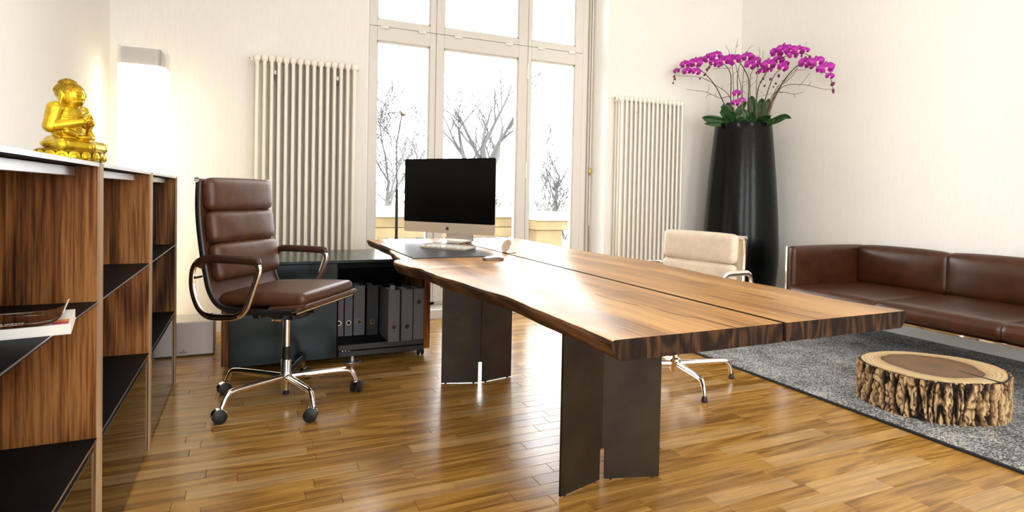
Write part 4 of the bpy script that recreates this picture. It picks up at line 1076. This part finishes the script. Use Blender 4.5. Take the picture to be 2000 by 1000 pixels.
# ------------------------------------------------------------------ tall planter with orchids and twigs
PC = Vector((4.2, 4.1, 0))
pn = thing('tall_planter', 'tall tapered black stone planter in the corner', 'planter', PC)
prof = [(.0,0),(.245,0),(.262,.012),(.295,.12),(.320,.27),(.334,.43),(.336,.55),(.331,.68),(.318,.92),(.298,1.20),(.276,1.45),(.256,1.66),(.251,1.71),(.247,1.722),(.238,1.722),(.232,1.70),(.232,1.64),(.0,1.64)]
MB().lathe(prof, 56).build('vessel', MT['planter'], pn, 50)
MB().lathe([(.0,1.641),(.230,1.641),(.228,1.672),(.12,1.685),(.0,1.69)], 40).build('soil', MT['soil'], pn, 50)
D0 = proj(PC + Vector((0,0,1.7)))[2]
OR = random.Random(3)
def op(x, y, dz=0.0):
    """point on the flower sprays: x, y measured on an enlarged view of them, dz nearer (-) or farther (+) than the planter axis"""
    return unproj(x/5.262+1290, y/5.262+70, D0+dz-.66*max(0, (x-950)/830))
def petal(mb, ang, L, W, cup, base=.004, n=5):
    d = Vector((0, math.cos(ang), math.sin(ang))); e = Vector((0, -math.sin(ang), math.cos(ang))); vs = []
    for i in range(n+1):
        t = i/n; w = W*math.sin(math.pi*min(1, (.10+.90*t)))**.75*(1 if t < .97 else .5); c = d*(base+L*t)
        for s in (-1, 0, 1): vs.append(c + e*s*w/2 + Vector((cup*t*t*(1 if s == 0 else .75) + (.002 if s == 0 else 0), 0, 0)))
    fs = []
    for i in range(n):
        for s in range(2): a = i*3+s; fs.append((a, a+3, a+4, a+1))
    mb.add(vs, fs)
fm = MB()
for a, L, W, c in ((90,.046,.030,-.004),(215,.046,.030,-.004),(325,.046,.030,-.004),(12,.052,.062,.004),(168,.052,.062,.004)): petal(fm, rad(a), L, W, c)
FLOWER = None
lm = MB(); lm.ell((.008,0,-.004), (.010,.007,.009), 8, 6); petal(lm, rad(270), .020, .014, .014); lm.ell((.010,.006,-.006), (.005,.004,.006), 6, 5); lm.ell((.010,-.006,-.006), (.005,.004,.006), 6, 5)
LIPM = None; BUDM = None
def inst(cache, name, mb, mat, parent, smooth=70):
    if cache is None: o = mb.build(name, mat, parent, smooth); return o, o.data
    o = bpy.data.objects.new(name, cache); COL.objects.link(o); o.parent = parent; return o, cache
def flower(parent, x, y, size, dz, facing=None):
    global FLOWER, LIPM
    p = op(x, y, dz); o, FLOWER = inst(FLOWER, 'flower', fm, MT['petal'], parent); off = Vector(OFF[parent.name])
    view = (Vector((0,0,CAM_H)) - p).normalized()
    f = facing or (view + Vector((OR.uniform(-.5,.5), OR.uniform(-.5,.5), OR.uniform(-.35,.25)))).normalized()
    q = f.to_track_quat('X', 'Z'); o.rotation_euler = (q.to_matrix() @ Matrix.Rotation(OR.uniform(-.3,.3), 3, 'X')).to_euler()
    o.location = p - off; o.scale = (size,)*3
    if 'solid' not in o.modifiers: s = o.modifiers.new('solid', 'SOLIDIFY'); s.thickness = .0012
    l, LIPM = inst(LIPM, 'lip', lm, MT['lip'], o)
def bud(parent, x, y, size, dz):
    global BUDM
    o, BUDM = inst(BUDM, 'bud', MB().ell((0,0,0), (.010,.010,.014), 8, 6), MT['bud'], parent)
    o.location = op(x, y, dz) - Vector(OFF[parent.name]); o.scale = (size,)*3; o.rotation_euler = (OR.uniform(-.6,.6), OR.uniform(-.6,.6), 0)
def stem(parent, pts, dz0, dz1, r0=.0055, r1=.0022, name='stem', mat='stem'):
    n = len(pts); P = [op(x, y, dz0+(dz1-dz0)*i/(n-1)) for i, (x, y) in enumerate(pts)]
    C_ = bez(P, 5); N = len(C_); MB().tube(C_, [r0+(r1-r0)*i/(N-1) for i in range(N)], 6).build(name, MT[mat], parent, 60, world_=True)
def leaf(parent, pts, w, dz0, dz1, arch=.0):
    n = len(pts); P = bez([op(x, y, dz0+(dz1-dz0)*i/max(1,n-1)) for i, (x, y) in enumerate(pts)], 4); N = len(P); vs = []
    for i, p in enumerate(P):
        t = i/(N-1); d = (P[min(N-1,i+1)]-P[max(0,i-1)]).normalized(); vw = (Vector((0,0,CAM_H))-p).normalized()
        e = d.cross(vw).normalized(); k = w*(math.sin(math.pi*(.12+.86*t))**.8)/2; nn = e.cross(d).normalized()
        for s, dep in ((-1,.012),(-.5,.004),(0,-.004),(.5,.004),(1,.012)): vs.append(p + e*k*s + nn*dep*(w/.06))
    fs = []
    for i in range(N-1):
        for s in range(4): a = i*5+s; fs.append((a, a+1, a+6, a+5))
    mb = MB().add(vs, fs); o = mb.build('leaf', MT['leaf'], parent, 70, world_=True)
    m_ = o.modifiers.new('solid', 'SOLIDIFY'); m_.thickness = .003
def plant(label, bx):
    b_ = op(bx, 900, 0); return thing('orchid', label, 'orchid', (b_.x, b_.y, 1.66), 0, 'magenta orchids in the tall planter')
# spray reaching towards the farther radiator
p1 = plant('magenta orchid whose long spray arches out over the radiator side', 720)
stem(p1, [(725,905),(650,690),(540,480),(400,340),(310,290),(210,330),(150,390),(130,487)], 0, .05)
for f in ((255,295,.95,.04),(272,362,.9,.05),(362,280,1.25,.03),(365,368,.9,.02),(165,360,.62,.06)): flower(p1, *f)
for b_ in ((140,420,1,.06),(150,445,.9,.06),(130,487,.8,.06)): bud(p1, *b_)
leaf(p1, [(735,900),(600,870),(480,850),(425,835)], .075, 0, -.05); leaf(p1, [(730,915),(600,905),(450,900)], .06, -.05, -.12); leaf(p1, [(740,890),(690,810),(640,740),(620,735)], .10, -.02, -.08)
# second spray behind it
p2 = plant('magenta orchid with upright stem and flowers left of the spray centre', 760)
stem(p2, [(735,900),(722,650),(725,430),(690,330),(600,260),(500,240),(420,235)], .05, .02)
stem(p2, [(560,270),(500,330),(455,400),(400,440)], .0, -.02, .003, .0018)
for f in ((415,240,.6,.03),(490,235,1.05,.02),(545,275,.95,.0),(578,195,.9,.04),(520,205,.7,.05),(650,260,1.25,-.02),(765,250,1.25,-.03),(715,225,.8,.03),(580,300,.7,.0)): flower(p2, *f)
for b_ in ((500,325,1.2,0),(478,348,1.1,0),(455,400,1.1,0),(405,440,.8,0)): bud(p2, *b_)
leaf(p2, [(745,890),(730,800),(700,720),(690,690)], .065, .06, .08); leaf(p2, [(760,880),(740,820),(700,770)], .085, -.05, -.10); leaf(p2, [(770,890),(800,790),(880,680)], .07, .0, .02)
# central spray
p3 = plant('magenta orchid with twin stems in the middle of the planter', 860)
stem(p3, [(800,900),(795,600),(790,430),(815,300),(870,230)], .0, -.02); stem(p3, [(890,900),(905,620),(905,450),(860,340),(820,285),(780,260)], .04, .02, .0065, .003)
for f in ((890,215,1.05,-.02),(920,300,1.1,-.04),(975,262,1.0,.0),(1020,300,.7,.02),(1045,358,.72,-.02),(935,225,.7,.03),(1000,380,.45,.0)): flower(p3, *f)
leaf(p3, [(850,900),(850,870),(800,850),(795,870)], .06, -.14, -.2); leaf(p3, [(930,890),(940,830),(950,770)], .075, -.12, -.2); leaf(p3, [(880,880),(870,800),(850,760)], .06, -.02, .0); leaf(p3, [(840,905),(870,885),(900,865)], .06, -.18, -.24)
# spray with the cluster of half-open flowers
p4 = plant('magenta orchid with half-open flowers and hanging buds', 980)
stem(p4, [(975,900),(1000,560),(1080,390),(1130,300),(1200,240)], .0, -.05, .0065); stem(p4, [(1010,900),(1105,560),(1180,390),(1260,330)], .05, .0, .006)
for f in ((1115,295,1.2,-.06),(1120,352,.55,-.02),(1215,250,1.0,-.02),(1255,322,1.0,-.05),(1290,285,.6,.0)): flower(p4, *f)
for b_ in ((1055,440,1,0),(1130,445,1,0),(1215,410,1.2,0),(1070,515,.9,0),(1185,490,.9,0),(1030,475,.9,0),(1160,525,.7,0)): bud(p4, *b_)
leaf(p4, [(970,880),(945,760),(935,660),(920,635)], .085, .08, .12); leaf(p4, [(1010,860),(1030,740),(1045,650)], .09, .08, .14); leaf(p4, [(1060,860),(1090,740),(1115,650)], .07, .12, .16)
# spray arching towards the sofa
p5 = plant('magenta orchid with a high spray arching out towards the sofa', 1040)
stem(p5, [(1020,900),(1200,580),(1290,430),(1420,300),(1550,290),(1680,370),(1745,430),(1778,575)], .02, -.08, .0065); stem(p5, [(1040,890),(1150,640),(1260,480),(1400,340)], .05, .0, .004)
stem(p5, [(1200,240),(1310,200),(1400,150),(1500,190),(1600,265)], -.04, -.06, .004)
for f in ((1195,175,1.15,-.02),(1270,145,1.3,-.03),(1335,150,1.15,.0),(1420,150,1.05,-.05),(1495,145,.6,-.05),(1360,195,.9,-.06),(1485,275,1.15,-.04),(1530,310,.8,-.02),(1610,265,1.1,-.08),(1705,330,1.2,-.09),(1740,412,.7,-.09),(1640,350,.7,-.06)): flower(p5, *f)
for b_ in ((1395,210,1,-.05),(1450,205,.9,-.05),(1535,213,1.1,-.05),(1770,495,1.5,-.09),(1775,560,1.1,-.09),(1778,580,.8,-.09)): bud(p5, *b_)
leaf(p5, [(1010,905),(1070,870),(1140,815)], .11, -.08, -.12); leaf(p5, [(1090,905),(1180,870),(1280,830),(1345,850)], .06, .0, .0); leaf(p5, [(1060,910),(1120,880),(1180,860)], .05, -.1, -.12)
p6 = plant('short magenta orchid with three low flowers near the planter rim', 785)
stem(p6, [(800,900),(795,760),(790,600),(770,555)], -.08, -.10, .004)
for f in ((782,590,.75,-.10),(770,690,.75,-.10),(840,660,.6,-.10)): flower(p6, *f)
tw = [([(720,900),(720,640),(610,640),(480,580),(390,565),(265,550)], [((480,580),(495,500)),((570,620),(560,590)),((520,600),(465,630))]),
      ([(700,900),(720,640),(540,490),(420,430),(300,415),(140,410)], [((420,430),(500,470)),((640,560),(640,510))]),
      ([(760,900),(750,560),(740,330),(715,190),(670,100)], [((735,330),(540,340)),((745,480),(690,500)),((720,230),(730,140))]),
      ([(820,900),(830,560),(780,330),(765,200),(795,35)], [((830,560),(900,480)),((790,360),(720,420)),((780,120),(800,90))]),
      ([(850,900),(840,600),(850,400),(890,165),(945,100)], [((845,480),(950,430)),((850,420),(870,360)),((840,560),(910,610))]),
      ([(990,900),(985,560),(1000,330),(1020,200),(1015,120)], [((1000,330),(1140,205)),((990,200),(990,340)),((985,540),(1060,600))]),
      ([(930,900),(920,520),(935,380),(1040,250),(1055,150)], [((920,520),(980,460)),((930,420),(900,360))]),
      ([(1080,900),(1200,590),(1290,510),(1440,500),(1540,515),(1690,550),(1780,545)], [((1440,500),(1530,385)),((1520,512),(1545,470)),((1430,500),(1430,520))]),
      ([(1050,900),(1150,610),(1270,580),(1370,600),(1475,575)], [((1370,600),(1372,630)),((1270,580),(1000,630))]),
      ([(1100,900),(1180,560),(1280,480),(1400,350),(1500,60)], [((1400,350),(1500,345)),((1280,480),(1240,460))])]
TWL = ['bare twig reaching out low over the radiator side of the planter', 'long bare twig running just under the orchid spray by the radiator', 'bare twig forking behind the second orchid stem',
    'tallest bare twig rising straight above the orchids', 'bare twig with a bent tip above the middle flowers', 'straight bare twig rising behind the half-open orchids', 'bare twig leaning from the planter middle towards the wall corner',
    'long bare twig stretching level towards the sofa below the flowers', 'low short bare twig on the sofa side of the planter', 'slanting bare twig rising behind the spray on the sofa side']
for k, (main, subs) in enumerate(tw):
    b_ = op(main[0][0], 900, .05); t = thing('bare_twig', TWL[k], 'twig', (b_.x, b_.y, 1.66), 0, 'bare twigs among the orchids')
    d1 = OR.uniform(-.02,.12)
    stem(t, main, OR.uniform(-.05,.1), d1, .004, .0016, 'main_shoot', 'twig')
    for a, b_ in subs:
        mid = ((a[0]+b_[0])/2 + OR.uniform(-12,12), (a[1]+b_[1])/2 + OR.uniform(-12,12)); stem(t, [a, mid, b_], d1, d1+OR.uniform(-.05,.05), .0022, .0012, 'side_shoot', 'twig')
